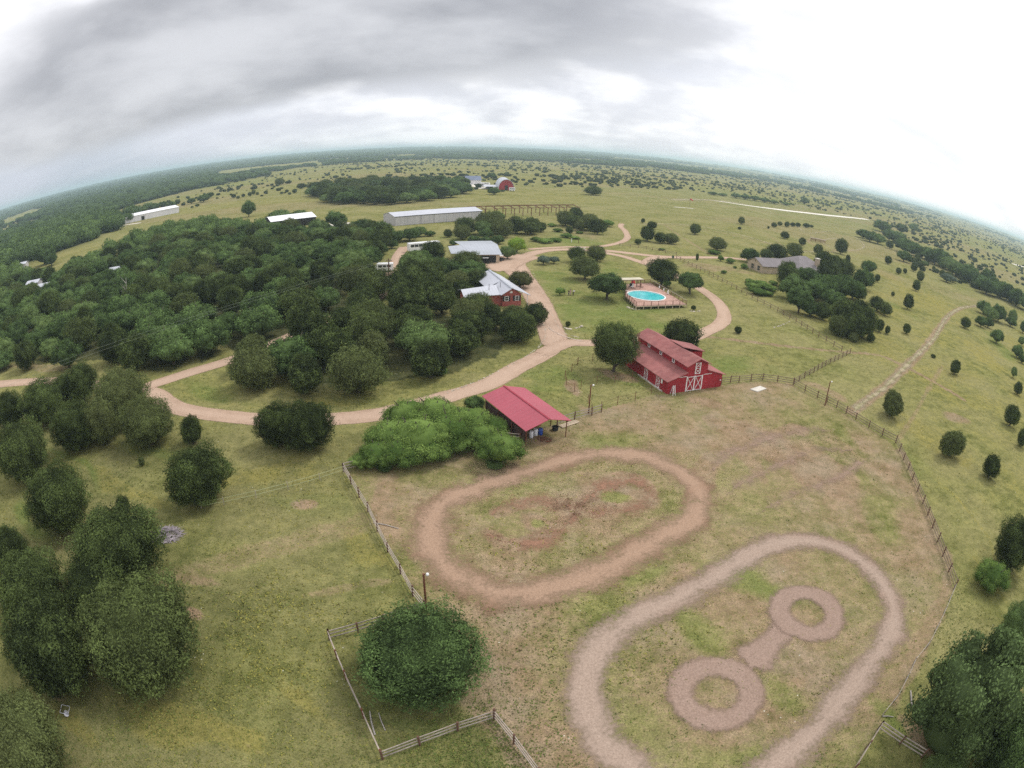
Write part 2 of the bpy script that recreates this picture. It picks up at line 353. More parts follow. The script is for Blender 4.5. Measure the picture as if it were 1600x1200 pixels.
# ------------------------------------------------------------------ the ground: one sheet, finer near the yard
def make_ground():
    az = np.concatenate([np.arange(-78, 78, 0.25), np.arange(78, 282, 4.0)])
    rr = [0.0, 2.0, 4.0]
    while rr[-1] < 30000: rr.append(rr[-1]+max(0.35, rr[-1]*0.0085))
    rr = np.array(rr[1:]); na = len(az); nr = len(rr)
    A, Rr = np.meshgrid(np.radians(az), rr)
    x = (Rr*np.sin(A)).ravel(); y = (Rr*np.cos(A)).ravel()
    z = T(x, y)
    i = np.arange(nr-1)[:, None]*na; j = np.arange(na)[None, :]; jn = (j+1) % na
    F = np.stack([i+j, i+jn, i+na+jn, i+na+j], -1).reshape(-1, 4)
    V = np.stack([x, y, z], 1)
    V = np.vstack([V, [[0, 0, Z(0, 0)]]])
    x = V[:, 0]; y = V[:, 1]; n = len(x); r = np.hypot(x, y)
    dirt = np.zeros(n); gold = np.zeros(n); lush = np.zeros(n); dark = np.zeros(n)
    near = r < 420
    nx, ny = x[near], y[near]
    w1 = vnoise(nx, ny, 9, 11)-0.5; w2 = vnoise(nx, ny, 3.2, 12)-0.5; wx = nx+5*w1; wy = ny+5*(vnoise(nx, ny, 8, 13)-0.5)
    D = np.zeros(len(nx)); G = np.zeros(len(nx)); L = np.zeros(len(nx)); K = np.zeros(len(nx))
    ia = inside(ARENA, nx, ny).astype(float)
    D = np.maximum(D, ia*(0.62+0.40*w1+0.3*w2))
    def blob(arr, p, ex, ey, s, hard=0.5):
        """soft patch centred at photo point p whose rim passes the photo points ex (sideways) and ey (up)"""
        c = W([p])[0]; a = W([ex])[0]-c; b = W([ey])[0]-c
        M2 = np.linalg.inv(np.stack([a, b], 1)); q = np.stack([wx-c[0], wy-c[1]])
        u = M2@q; d = np.hypot(u[0], u[1])+0.5*w2
        return np.maximum(arr, s*(1-sm(hard, 1.15, d)))
    def line(arr, pts, wd, s, soft=1.0):
        pa = lerp_path(W(pts), 6); d = seg_dist(pa, nx, ny)+soft*w2
        return np.maximum(arr, s*(1-sm(wd*0.35, wd*0.75+0.3, d)))
    # worn earth
    for p, ex, ey, s in [((1210, 705), (1350, 770), (1150, 640), 1.0), ((1290, 740), (1390, 800), (1240, 670), .85), ((600, 790), (650, 830), (590, 720), .85), ((1300, 770), (1360, 790), (1290, 720), .72), ((1150, 690), (1180, 760), (1110, 650), .8),
                         ((1235, 672), (1262, 676), (1235, 664), 1.0), ((610, 760), (660, 790), (600, 730), .75), ((640, 860), (675, 900), (640, 800), .7),
                         ((800, 960), (900, 990), (780, 920), .82), ((790, 1050), (880, 1080), (780, 980), .86), ((860, 1150), (960, 1190), (850, 1080), .84),
                         ((825, 815), (890, 840), (815, 780), .95), ((960, 770), (1015, 785), (955, 735), .95), ((890, 800), (940, 830), (885, 770), .8),
                         ((1095, 625), (1150, 632), (1090, 612), .9), ((1140, 640), (1200, 655), (1130, 618), .7), ((850, 690), (875, 702), (850, 676), .9),
                         ((930, 640), (965, 650), (930, 630), .75), ((897, 607), (915, 617), (897, 598), .9), ((960, 590), (1005, 598), (955, 580), .85),
                         ((465, 797), (482, 800), (465, 787), 1.0), ((325, 965), (347, 972), (325, 952), 1.0), ((315, 905), (365, 915), (305, 890), .7),
                         ((520, 915), (600, 918), (520, 905), .55), ((240, 870), (270, 880), (235, 858), .5), ((1495, 657), (1520, 665), (1490, 648), .8),
                         ((100, 1095), (125, 1110), (95, 1075), .8), ((1440, 1130), (1475, 1150), (1435, 1100), .8), ((1425, 960), (1460, 985), (1420, 930), .6),
                         ((1290, 610), (1320, 622), (1285, 598), .7), ((905, 365), (950, 375), (905, 356), .5), ((1120, 418), (1190, 424), (1110, 410), .6),
                         ((60, 574), (140, 572), (50, 566), .6), ((1440, 400), (1500, 420), (1430, 388), .5), ((985, 400), (1010, 406), (985, 397), .6), ((1390, 430), (1420, 440), (1385, 422), .45),
                         ((700, 1010), (760, 1060), (740, 960), .55), ((1130, 812), (1200, 830), (1110, 790), .5), ((300, 350), (420, 330), (290, 335), .35)]:
        D = blob(D, p, ex, ey, s)
    # green remains inside the loops
    for p, ex, ey, s in [((830, 822), (852, 830), (828, 808), .9), ((965, 768), (985, 774), (964, 760), .9)]:
        h = blob(np.zeros(len(nx)), p, ex, ey, s); D = D*(1-h); L = np.maximum(L, h*0.4)
    D = line(D, [(240, 905), (340, 880), (450, 850), (540, 825), (580, 810)], 3.0, .5)
    D = line(D, [(700, 1000), (740, 1060), (790, 1130), (840, 1190)], 3.5, .8)
    D = line(D, [(763, 832), (790, 850), (830, 845), (870, 820), (905, 790), (940, 755), (985, 745), (1012, 765), (990, 790), (940, 800), (880, 785), (830, 785), (780, 800)], 1.8, 1.0, .7)
    D = line(D, [(1092, 767), (1110, 720), (1160, 690), (1240, 672)], 3, .85)
    D = line(D, [(1405, 706), (1432, 772), (1456, 825), (1481, 900), (1440, 1000), (1390, 1090)], 1.8, .75)
    D = line(D, [(1100, 525), (1172, 534), (1240, 542), (1319, 550), (1372, 555), (1412, 572), (1475, 606), (1506, 625)], 1.3, .9, .5)
    D = line(D, [(1472, 572), (1453, 603), (1430, 645), (1406, 684)], 1.0, .6, .5)
    D = line(D, [(1331, 644), (1381, 606), (1412, 575), (1444, 544), (1472, 506), (1484, 491), (1503, 481), (1526, 478)], 2.6, .9, .6)
    D = line(D, [(990, 350), (1060, 352), (1120, 362), (1200, 380), (1270, 392), (1330, 392)], 3.0, .6)
    D = line(D, [(1040, 352), (1060, 366), (1090, 385), (1110, 398)], 1.6, .6); D = line(D, [(1060, 352), (1130, 353), (1190, 362), (1225, 385)], 1.6, .55)
    D = line(D, [(1250, 366), (1300, 362), (1340, 370), (1352, 388), (1300, 390), (1262, 376), (1300, 372), (1330, 378)], 2.0, .75)
    D = line(D, [(330, 300), (250, 345), (160, 385), (0, 425)], 6, .35)
    # golden weeds
    for p, ex, ey, s in [((300, 1140), (470, 1170), (280, 1090), .95), ((470, 1080), (560, 1120), (450, 1040), .8), ((130, 1150), (200, 1190), (130, 1120), .9),
                         ((560, 860), (620, 890), (560, 820), .8), ((600, 1010), (640, 1050), (590, 960), .5), ((200, 760), (300, 800), (180, 735), .75), ((400, 740), (540, 740), (390, 715), .85),
                         ((680, 577), (760, 580), (680, 568), .9), ((520, 625), (600, 630), (500, 612), .8), ((420, 590), (470, 600), (410, 580), .7),
                         ((1450, 680), (1560, 740), (1430, 640), .75), ((1500, 800), (1560, 880), (1470, 760), .9), ((1540, 900), (1580, 960), (1520, 860), .8), ((1460, 600), (1540, 640), (1440, 570), .7),
                         ((1450, 470), (1540, 500), (1430, 440), .8), ((1400, 440), (1460, 470), (1390, 425), .75), ((1540, 560), (1600, 600), (1520, 530), .85), ((1210, 560), (1270, 570), (1200, 548), .5),
                         ((800, 1150), (840, 1180), (790, 1130), .5), ((360, 460), (400, 470), (350, 450), .3), ((60, 572), (130, 575), (40, 566), .6), ((1250, 900), (1300, 930), (1240, 880), .0)]:
        G = blob(G, p, ex, ey, s, 0.3)
    # lush grass
    for p, ex, ey, s in [((960, 490), (1100, 500), (950, 440), .75), ((870, 440), (930, 450), (860, 410), .8), ((960, 425), (1010, 430), (955, 405), .7), ((1150, 570), (1250, 585), (1130, 545), .8), ((860, 590), (930, 600), (850, 560), .75),
                         ((980, 600), (1030, 610), (975, 590), .8), ((330, 610), (420, 630), (320, 590), .7), ((120, 720), (180, 760), (110, 700), .9), ((40, 800), (90, 840), (40, 770), .9), ((240, 700), (330, 710), (230, 680), .7),
                         ((690, 1150), (760, 1180), (680, 1120), .8), ((640, 1100), (740, 1120), (640, 1060), .6), ((1190, 900), (1270, 920), (1180, 870), .9), ((1010, 905), (1120, 860), (1020, 870), .8), ((920, 960), (980, 930), (910, 930), .5), ((1380, 800), (1430, 840), (1360, 740), .55), ((960, 690), (1030, 690), (950, 665), .6), ((1330, 690), (1370, 715), (1310, 665), .5), ((1100, 980), (1170, 1010), (1090, 940), .7), ((1240, 1060), (1300, 1090), (1230, 1020), .6),
                         ((1130, 1170), (1250, 1180), (1120, 1130), .7), ((1560, 540), (1600, 570), (1550, 520), .8), ((1400, 480), (1440, 500), (1390, 465), .6), ((480, 800), (560, 820), (470, 770), .5), ((1000, 880), (1080, 860), (1000, 850), .3),
                         ((1420, 1130), (1470, 1160), (1410, 1090), .9), ((1440, 730), (1480, 760), (1440, 700), .6), ((650, 450), (700, 470), (640, 430), .3), ((900, 375), (960, 382), (890, 360), .8), ((720, 372), (780, 376), (715, 360), .7), ((1330, 560), (1370, 590), (1320, 550), .3)]:
        L = blob(L, p, ex, ey, s, 0.3)
    D = D*(1-0.8*np.clip(L, 0, 1)*ia); L = L*(1-0.30*ia)
    rough = (1-ia)*(1-sm(-2, 12, nx))*(1-sm(62, 80, ny)); K = np.maximum(K, rough*(0.24+0.35*w1)*(1-np.clip(D, 0, 1)))
    # leaf litter under the woods
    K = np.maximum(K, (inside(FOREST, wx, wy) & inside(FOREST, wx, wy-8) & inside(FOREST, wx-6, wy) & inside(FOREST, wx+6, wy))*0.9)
    G = np.maximum(G, (1-ia)*(0.22+0.5*(vnoise(nx, ny, 26, 14)-.4))); G = np.maximum(G, sm(62, 85, nx)*(1-ia)*(0.48+0.6*w1)*(1-sm(180, 260, ny)))
    dirt[near] = np.clip(D, 0, 1); gold[near] = G; lush[near] = L; dark[near] = K
    # far country
    far = r > 250
    fx, fy = x[far], y[far]; rf = r[far]
    wd = woods(fx, fy)
    for q in ([(165, 335), (230, 315), (300, 297), (370, 285), (450, 272), (490, 265), (490, 270), (430, 281), (370, 291), (300, 305), (240, 325), (190, 345)], [(0, 356), (30, 347), (60, 334), (75, 325), (50, 327), (20, 338), (0, 346)], [(330, 270), (420, 258), (500, 252), (505, 256), (430, 264), (345, 277)]): wd = wd*(1-inside(W(q), fx, fy))
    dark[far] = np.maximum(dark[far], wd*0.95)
    azf = np.degrees(np.arctan2(fx, fy))
    strips = sm(0.45, 0.7, vnoise(fx*0.3, fy, 90, 21)); gold[far] = np.maximum(gold[far], 0.55*strips*sm(250, 380, rf))
    lush[far] = np.maximum(lush[far], 0.5*sm(0.5, 0.7, vnoise(fx, fy, 260, 22))*sm(500, 900, rf))
    fd = 0.45*sm(0.52, 0.75, vnoise(fx*0.4, fy, 55, 23))*sm(250, 350, rf)
    stony = sm(5, 25, azf)*sm(900, 2000, rf)*0.35
    dirt[far] = np.maximum(dirt[far], np.maximum(fd, stony))
    col = np.stack([dirt, gold, lush, dark], 1)
    nv = len(V)-1
    tri = np.stack([np.full(na, nv), np.arange(na), (np.arange(na)+1) % na, (np.arange(na)+1) % na], 1)
    me = np_mesh('ground', V, F[:, ::-1], True, {'mask': col})
    return me

def mat_ground():
    m, t = new_mat('grassland'); tc = t.n('ShaderNodeTexCoord'); ob = tc.outputs['Object']
    at = t.n('ShaderNodeAttribute'); at.attribute_name = 'mask'
    s = t.n('ShaderNodeSeparateColor', i_0=at.outputs['Color']); d, g, l = s.outputs[0], s.outputs[1], s.outputs[2]; k = at.outputs['Alpha']
    nA = t.noise(ob, 0.05, 5, 0.6); nB = t.noise(ob, 0.35, 6, 0.65); nC = t.noise(ob, 2.2, 6, 0.7); nD = t.noise(ob, 7.5, 3, 0.6); nE = t.noise(t.mapv(ob, (1, 1, 1), (40, 9, 0)), 0.14, 5, 0.6)
    grass = t.mix(t.mr(nB, 0.3, 0.7), (0.130, 0.140, 0.042), (0.275, 0.272, 0.100))
    grass = t.mix(t.mr(nA, 0.35, 0.65, 0, 0.6), grass, (0.325, 0.290, 0.140))
    grass = t.mix(t.mr(t.m('ADD', l, t.m('ADD', t.m('MULTIPLY', t.m('SUBTRACT', nE, 0.5), 1.2), t.m('MULTIPLY', t.m('SUBTRACT', nC, 0.5), 0.9))), 0.2, 1.1, 0, 0.8), grass, (0.145, 0.200, 0.048))
    gw = t.m('ADD', g, t.m('ADD', t.m('MULTIPLY', t.m('SUBTRACT', nB, 0.5), 1.5), t.m('MULTIPLY', t.m('SUBTRACT', nC, 0.5), 1.9)))
    grass = t.mix(t.mr(gw, 0.35, 1.05, 0, 0.8), grass, (0.295, 0.260, 0.075))
    # dry blades and bare crumbs
    grass = t.mix(t.mr(nC, 0.52, 0.72, 0, 0.5), grass, (0.33, 0.27, 0.15))
    dn = t.m('ADD', d, t.m('ADD', t.m('MULTIPLY', t.m('SUBTRACT', nB, 0.5), 0.8), t.m('MULTIPLY', t.m('SUBTRACT', nC, 0.5), 1.1)))
    earth = t.mix(t.mr(nB, 0.3, 0.7), (0.265, 0.175, 0.115), (0.365, 0.262, 0.180))
    earth = t.mix(t.mr(nE, 0.45, 0.65, 0, 0.5), earth, (0.34, 0.275, 0.205))
    c = t.mix(t.mr(dn, 0.18, 1.0, 0, 0.94), grass, earth)
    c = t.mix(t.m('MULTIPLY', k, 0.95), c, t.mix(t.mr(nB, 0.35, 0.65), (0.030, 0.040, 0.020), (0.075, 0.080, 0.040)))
    # blades, clods, pebbles
    c = t.mix(t.mr(nD, 0.35, 0.62, 0.55, 0.0), c, t.mix(0.5, c, (0.035, 0.035, 0.015)))
    c = t.mix(t.mr(nC, 0.30, 0.45, 0.45, 0.0), c, t.mix(0.45, c, (0.03, 0.04, 0.015)))
    vo = t.n('ShaderNodeTexVoronoi', i_Vector=ob); vo.inputs['Scale'].default_value = 1.1
    peb = t.m('MULTIPLY', t.mr(vo.outputs['Distance'], 0.10, 0.055), t.mr(t.noise(ob, 0.22, 2), 0.52, 0.66))
    c = t.mix(t.m('MULTIPLY', peb, 0.8), c, (0.62, 0.60, 0.52))
    nF = t.noise(ob, 5.0, 7, 0.8); c = t.mix(1.0, c, t.mix(t.mr(nF, 0.36, 0.64), (0.74, 0.74, 0.74), (1.22, 1.21, 1.17)), 'MULTIPLY')
    nG = t.noise(ob, 0.9, 5, 0.7); c = t.mix(1.0, c, t.mix(t.mr(nG, 0.35, 0.65), (0.84, 0.86, 0.82), (1.12, 1.1, 1.1)), 'MULTIPLY')
    bn = t.n('ShaderNodeBump'); bn.inputs['Strength'].default_value = 0.9; bn.inputs['Distance'].default_value = 0.15
    t.put(t.m('ADD', t.m('MULTIPLY', nC, 0.7), t.m('MULTIPLY', nD, 0.45)), bn.inputs['Height'])
    p = t.n('ShaderNodeBsdfDiffuse', i_0=c); t.put(bn.outputs[0], p.inputs['Normal'])
    t.n('ShaderNodeOutputMaterial', i_0=p); return m
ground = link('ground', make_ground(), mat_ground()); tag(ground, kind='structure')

# ------------------------------------------------------------------ roads and tracks: thin sheets with worn edges
def mat_track(name, c1, c2, mid, soft=0.35, ruts=0.0, grassy=0.0):
    m, t = new_mat(name); tc = t.n('ShaderNodeTexCoord'); ob = tc.outputs['Object']
    at = t.n('ShaderNodeAttribute'); at.attribute_name = 'e'; e = at.outputs['Fac']     # -1..1 across
    ea = t.m('ABSOLUTE', e)
    nB = t.noise(ob, 0.5, 5, 0.6); nC = t.noise(ob, 3.0, 5, 0.65); nF = t.noise(ob, 9.0, 3, 0.6); nL = t.noise(ob, 0.09, 3, 0.5)
    c = t.mix(t.mr(nB, 0.3, 0.7), c1, c2)
    c = t.mix(t.mr(t.m('ADD', ea, t.m('MULTIPLY', t.m('SUBTRACT', nL, 0.5), 1.4)), 0.15, 0.6, 0.75, 0.0), c, mid)
    c = t.mix(t.mr(nF, 0.3, 0.5, 0.35, 0), c, tuple(x*0.55 for x in c1))
    if ruts:
        rut = t.mr(t.m('SINE', t.m('ADD', t.m('MULTIPLY', e, 26.0), t.m('MULTIPLY', nL, 9.0))), 0.5, 1.0)
        c = t.mix(t.m('MULTIPLY', rut, ruts), c, tuple(x*0.72 for x in c1))
    if grassy:
        gr = t.m('MULTIPLY', t.mr(ea, 0.45, 0.1), t.mr(nB, 0.42, 0.6))
        c = t.mix(t.m('MULTIPLY', gr, grassy), c, (0.20, 0.21, 0.08))
    a = t.m('ADD', t.m('ADD', ea, t.m('MULTIPLY', t.m('SUBTRACT', t.noise(ob, 0.22, 3, 0.5), 0.5), soft*0.9)), t.m('ADD', t.m('MULTIPLY', t.m('SUBTRACT', nB, 0.5), soft*1.1), t.m('MULTIPLY', t.m('SUBTRACT', nC, 0.5), soft*1.2)))
    al = t.mr(a, 1.0-soft*0.5, 1.0-soft*1.3)
    c = t.mix(1.0, c, t.mix(t.mr(t.noise(ob, 6.0, 6, 0.75), 0.36, 0.64), (0.82, 0.81, 0.80), (1.14, 1.14, 1.14)), 'MULTIPLY'); d = t.n('ShaderNodeBsdfDiffuse', i_0=c); tr = t.n('ShaderNodeBsdfTransparent')
    bn = t.n('ShaderNodeBump'); bn.inputs['Strength'].default_value = 0.4; bn.inputs['Distance'].default_value = 0.05
    t.put(nC, bn.inputs['Height']); t.put(bn.outputs[0], d.inputs['Normal'])
    ms = t.n('ShaderNodeMixShader', i_0=al); t.put(tr.outputs[0], ms.inputs[1]); t.put(d.outputs[0], ms.inputs[2])
    t.n('ShaderNodeOutputMaterial', i_0=ms); return m
M_DRIVE = mat_track('pink_gravel', (0.40, 0.283, 0.208), (0.48, 0.345, 0.258), (0.50, 0.365, 0.278), 0.18, 0.12)
M_OVAL = mat_track('packed_red_earth', (0.27, 0.170, 0.112), (0.33, 0.215, 0.148), (0.385, 0.265, 0.188), 0.75, 0.06)
M_OVAL2 = mat_track('packed_grey_earth', (0.30, 0.215, 0.165), (0.36, 0.268, 0.212), (0.385, 0.297, 0.238), 0.72, 0.08)
M_RING = mat_track('raked_grey_earth', (0.285, 0.20, 0.155), (0.345, 0.25, 0.20), (0.31, 0.222, 0.178), 0.52, 0.10)
M_PATH = mat_track('pale_track', (0.40, 0.33, 0.24), (0.48, 0.41, 0.31), (0.38, 0.33, 0.21), 0.8, 0.0, 0.6)
M_CALI = mat_track('white_caliche', (0.66, 0.60, 0.50), (0.80, 0.76, 0.68), (0.80, 0.76, 0.68), 0.4)
def ribbon(name, path, width, mat, lift, closed=False, ncross=7):
    path = np.asarray(path); n = len(path)
    if closed: tg = np.roll(path, -1, 0)-np.roll(path, 1, 0)
    else: tg = np.gradient(path, axis=0)
    tg /= np.linalg.norm(tg, axis=1)[:, None]+1e-9; nm = np.stack([-tg[:, 1], tg[:, 0]], 1)
    wv = (width if hasattr(width, '__len__') else np.full(n, float(width)))*(1+0.12*(vnoise(path[:, 0], path[:, 1], 11, 3)-0.5))*1.18
    e = np.linspace(-1, 1, ncross)
    X = path[:, None, 0]+nm[:, None, 0]*e[None, :]*wv[:, None]/2; Y = path[:, None, 1]+nm[:, None, 1]*e[None, :]*wv[:, None]/2
    x = X.ravel(); y = Y.ravel(); V = np.stack([x, y, T(x, y)+lift], 1); E_ = np.tile(e, (n, 1))
    if not closed:
        for k in (0, 1): E_[k] = np.sign(E_[k]+1e-6)*np.maximum(np.abs(E_[k]), (1.0, .8)[k]); E_[-1-k] = np.sign(E_[-1-k]+1e-6)*np.maximum(np.abs(E_[-1-k]), (1.0, .8)[k])
    ii = np.arange(n if closed else n-1); jj = np.arange(ncross-1)
    a = (ii[:, None]*ncross+jj).ravel(); b = (((ii+1) % n)[:, None]*ncross+jj).ravel()
    F = np.stack([a, b, b+1, a+1], 1)
    return tag(link(name, np_mesh(name, V, F, True, {'e': E_.ravel()}), mat), kind='structure')
lift = 0.03
for i, (nm, (pts, wd)) in enumerate(ROADS.items()):
    pa = lerp_path(W(pts), 0)
    if nm == 'drive_up':
        wd = np.interp(np.arange(len(pa))/len(pa), [0, .12, .3, .36, .45, 1], [5.5, 6, 6.5, 8, 5, 4.2])
    ribbon('gravel_driveway' if i != 5 else 'narrow_lane', pa, wd, M_DRIVE, lift+0.006*i)
for i, (nm, (pts, wd)) in enumerate(TRACKS.items()):
    pa = catmull_closed(W(pts))
    if i == 0: wd = 1.25*np.interp(pa[:, 1], [44, 56, 78], [6.6, 6.6, 5.3])
    else: wd = 1.25*np.interp(pa[:, 1], [20, 34, 56], [5.4, 4.9, 4.7])
    ribbon('dirt_track', pa, wd, (M_OVAL, M_OVAL2)[i], 0.03, True, 9)
def ring(cpx, rin, rout, mat):
    c = W([cpx])[0]; a = np.linspace(0, 2*math.pi, 90, endpoint=False); rm = (rin+rout)/2
    return ribbon('dirt_track', np.stack([c[0]+rm*np.cos(a)*(1+.02*np.sin(3*a)), c[1]+rm*np.sin(a)], 1), (rout-rin)*1.40, mat, 0.045, True, 9)
def pxr(c, q): return float(np.hypot(*(W([q])[0]-W([c])[0])))
ring((1120, 1082), pxr((1120, 1082), (1152, 1082)), pxr((1120, 1082), (1196, 1082)), M_RING)
ring((1262, 957), pxr((1262, 957), (1286, 957)), pxr((1262, 957), (1320, 957)), M_RING)
ribbon('dirt_track', lerp_path(W([(1158, 1052), (1180, 1035), (1205, 1010), (1222, 985), (1235, 970)]), 0), [2.6], M_RING, 0.037) if False else None
_pa = lerp_path(W([(1152, 1056), (1178, 1030), (1200, 1008), (1222, 988), (1240, 974)]), 0)
ribbon('dirt_track', _pa, np.interp(np.arange(len(_pa))/len(_pa), [0, .2, .35, .5, .65, .82, 1], [1.5, 6.4, 5.0, 3.6, 4.6, 5.6, 1.5]), M_RING, 0.037)
M_RED = mat_track('loose_red_earth', (0.30, 0.165, 0.11), (0.37, 0.215, 0.145), (0.33, 0.185, 0.125), 1.1)
ribbon('dirt_track', lerp_path(W([(770, 830), (800, 848), (845, 848), (880, 826), (905, 795), (930, 768), (965, 750), (1000, 755), (1012, 775), (985, 795), (930, 800), (885, 792), (840, 780), (800, 788), (778, 808)]), 0), 7.5, M_RED, 0.05)
ribbon('dirt_ridge', lerp_path(W([(760, 828), (778, 838), (800, 848), (822, 852)]), 0), 1.3, mat_track('dark_red_clods', (0.15, 0.075, 0.05), (0.22, 0.12, 0.08), (0.18, 0.09, 0.06), 1.2), 0.06)
ribbon('wheel_marks', lerp_path(W([(1130, 770), (1200, 735), (1270, 705), (1330, 700)]), 0), 6, mat_track('scuffed_earth', (0.33, 0.235, 0.175), (0.40, 0.29, 0.22), (0.37, 0.26, 0.20), 1.15, 0.25), 0.05)
ribbon('wheel_marks', lerp_path(W([(1180, 800), (1250, 770), (1320, 740), (1350, 715)]), 0), 5, bpy.data.materials['scuffed_earth'], 0.05)
ribbon('wheel_marks', lerp_path(W([(1100, 735), (1160, 700), (1240, 675), (1300, 668)]), 0), 8, bpy.data.materials['scuffed_earth'], 0.05)
ribbon('ranch_track', lerp_path(W([(1331, 644), (1352, 627), (1381, 606), (1412, 575), (1444, 544), (1459, 529), (1472, 506), (1484, 491), (1503, 481), (1528, 478), (1545, 480)]), 0), 3.4, M_PATH, 0.04)
ribbon('motocross_track', lerp_path(W([(1246, 352), (1262, 364), (1300, 361), (1330, 368), (1350, 383), (1335, 391), (1305, 388), (1285, 377), (1310, 372), (1340, 380)]), 0), 3.0, M_PATH, 0.04)
ribbon('ranch_track', lerp_path(W([(1000, 350), (1060, 350), (1120, 358), (1190, 376), (1240, 392), (1310, 394)]), 0), 3.0, M_PATH, 0.05)
ribbon('caliche_yard', lerp_path(W([(1050, 312), (1090, 311.5), (1130, 314), (1168, 319)]), 0), 20, M_PATH, 0.08)
_pa = lerp_path(W([(1100, 311.5), (1130, 315), (1162, 320), (1222, 328), (1290, 336), (1356, 343)]), 0)
ribbon('airstrip', _pa, np.interp(np.arange(len(_pa))/len(_pa), [0, .25, .35, 1], [6, 12, 19, 15]), M_CALI, 0.06)
ribbon('airstrip', lerp_path(W([(1052, 323), (1070, 324.3), (1087, 326)]), 0), 3.5, M_CALI, 0.06)
ribbon('caliche_yard', lerp_path(W([(730, 289), (742, 289), (758, 292), (768, 295)]), 0), 26, M_CALI, 0.06)
ribbon('caliche_yard', lerp_path(W([(172, 357), (195, 352), (222, 348)]), 0), 6, M_CALI, 0.06)
ribbon('caliche_yard', lerp_path(W([(1583, 413), (1593, 415), (1603, 418)]), 0), 16, M_CALI, 0.06)
ribbon('caliche_yard', lerp_path(W([(512, 352), (530, 350), (545, 354), (560, 356)]), 0), 16, M_CALI, 0.06)
ribbon('paved_apron', lerp_path(W([(852, 507), (862, 517), (880, 526), (905, 533), (925, 537)]), 0), 0.9, mat_track('pale_gravel', (0.50, 0.40, 0.33), (0.60, 0.50, 0.43), (0.55, 0.45, 0.38), 0.9), 0.085)

# ------------------------------------------------------------------ trees
def fib(n, rs):
    i = np.arange(n)+0.5; ph = np.arccos(1-2*i/n); th = math.pi*(1+5**0.5)*i
    d = np.stack([np.cos(th)*np.sin(ph), np.sin(th)*np.sin(ph), np.cos(ph)], 1)+rs.normal(0, 0.6/math.sqrt(n), (n, 3))
    return d/np.linalg.norm(d, axis=1)[:, None]
def leaves(C, N, size, rs, aspect=0.55, tilt=0.55):
    """one small leaf spray (a folded diamond) per point"""
    n = len(C); N = N+rs.normal(0, tilt, (n, 3)); N /= np.linalg.norm(N, axis=1)[:, None]
    r = rs.normal(0, 1, (n, 3)); r[:, 2] += 0.6; a = r-N*np.sum(r*N, 1)[:, None]; a /= np.linalg.norm(a, axis=1)[:, None]; b = np.cross(N, a)
    s = (size*rs.uniform(0.6, 1.35, n))[:, None]
    V = np.stack([C-a*s*.5, C+b*s*aspect*.5, C+a*s*.6, C-b*s*aspect*.5], 1).reshape(-1, 3)
    F = np.arange(n*4).reshape(-1, 4); return V, F
def ico(sub):
    bm = bmesh.new(); bmesh.ops.create_icosphere(bm, subdivisions=sub, radius=1)
    v = np.array([x.co[:] for x in bm.verts]); f = np.array([[a.index for a in x.verts] for x in bm.faces]); bm.free(); return v, f
ICO = {k: ico(k) for k in (1, 2, 3, 4)}
def lumpR(d, lumps, k, amp):
    c = d@lumps.T; return 1-amp+amp*np.max(np.exp(-k*(1-c)), axis=1)
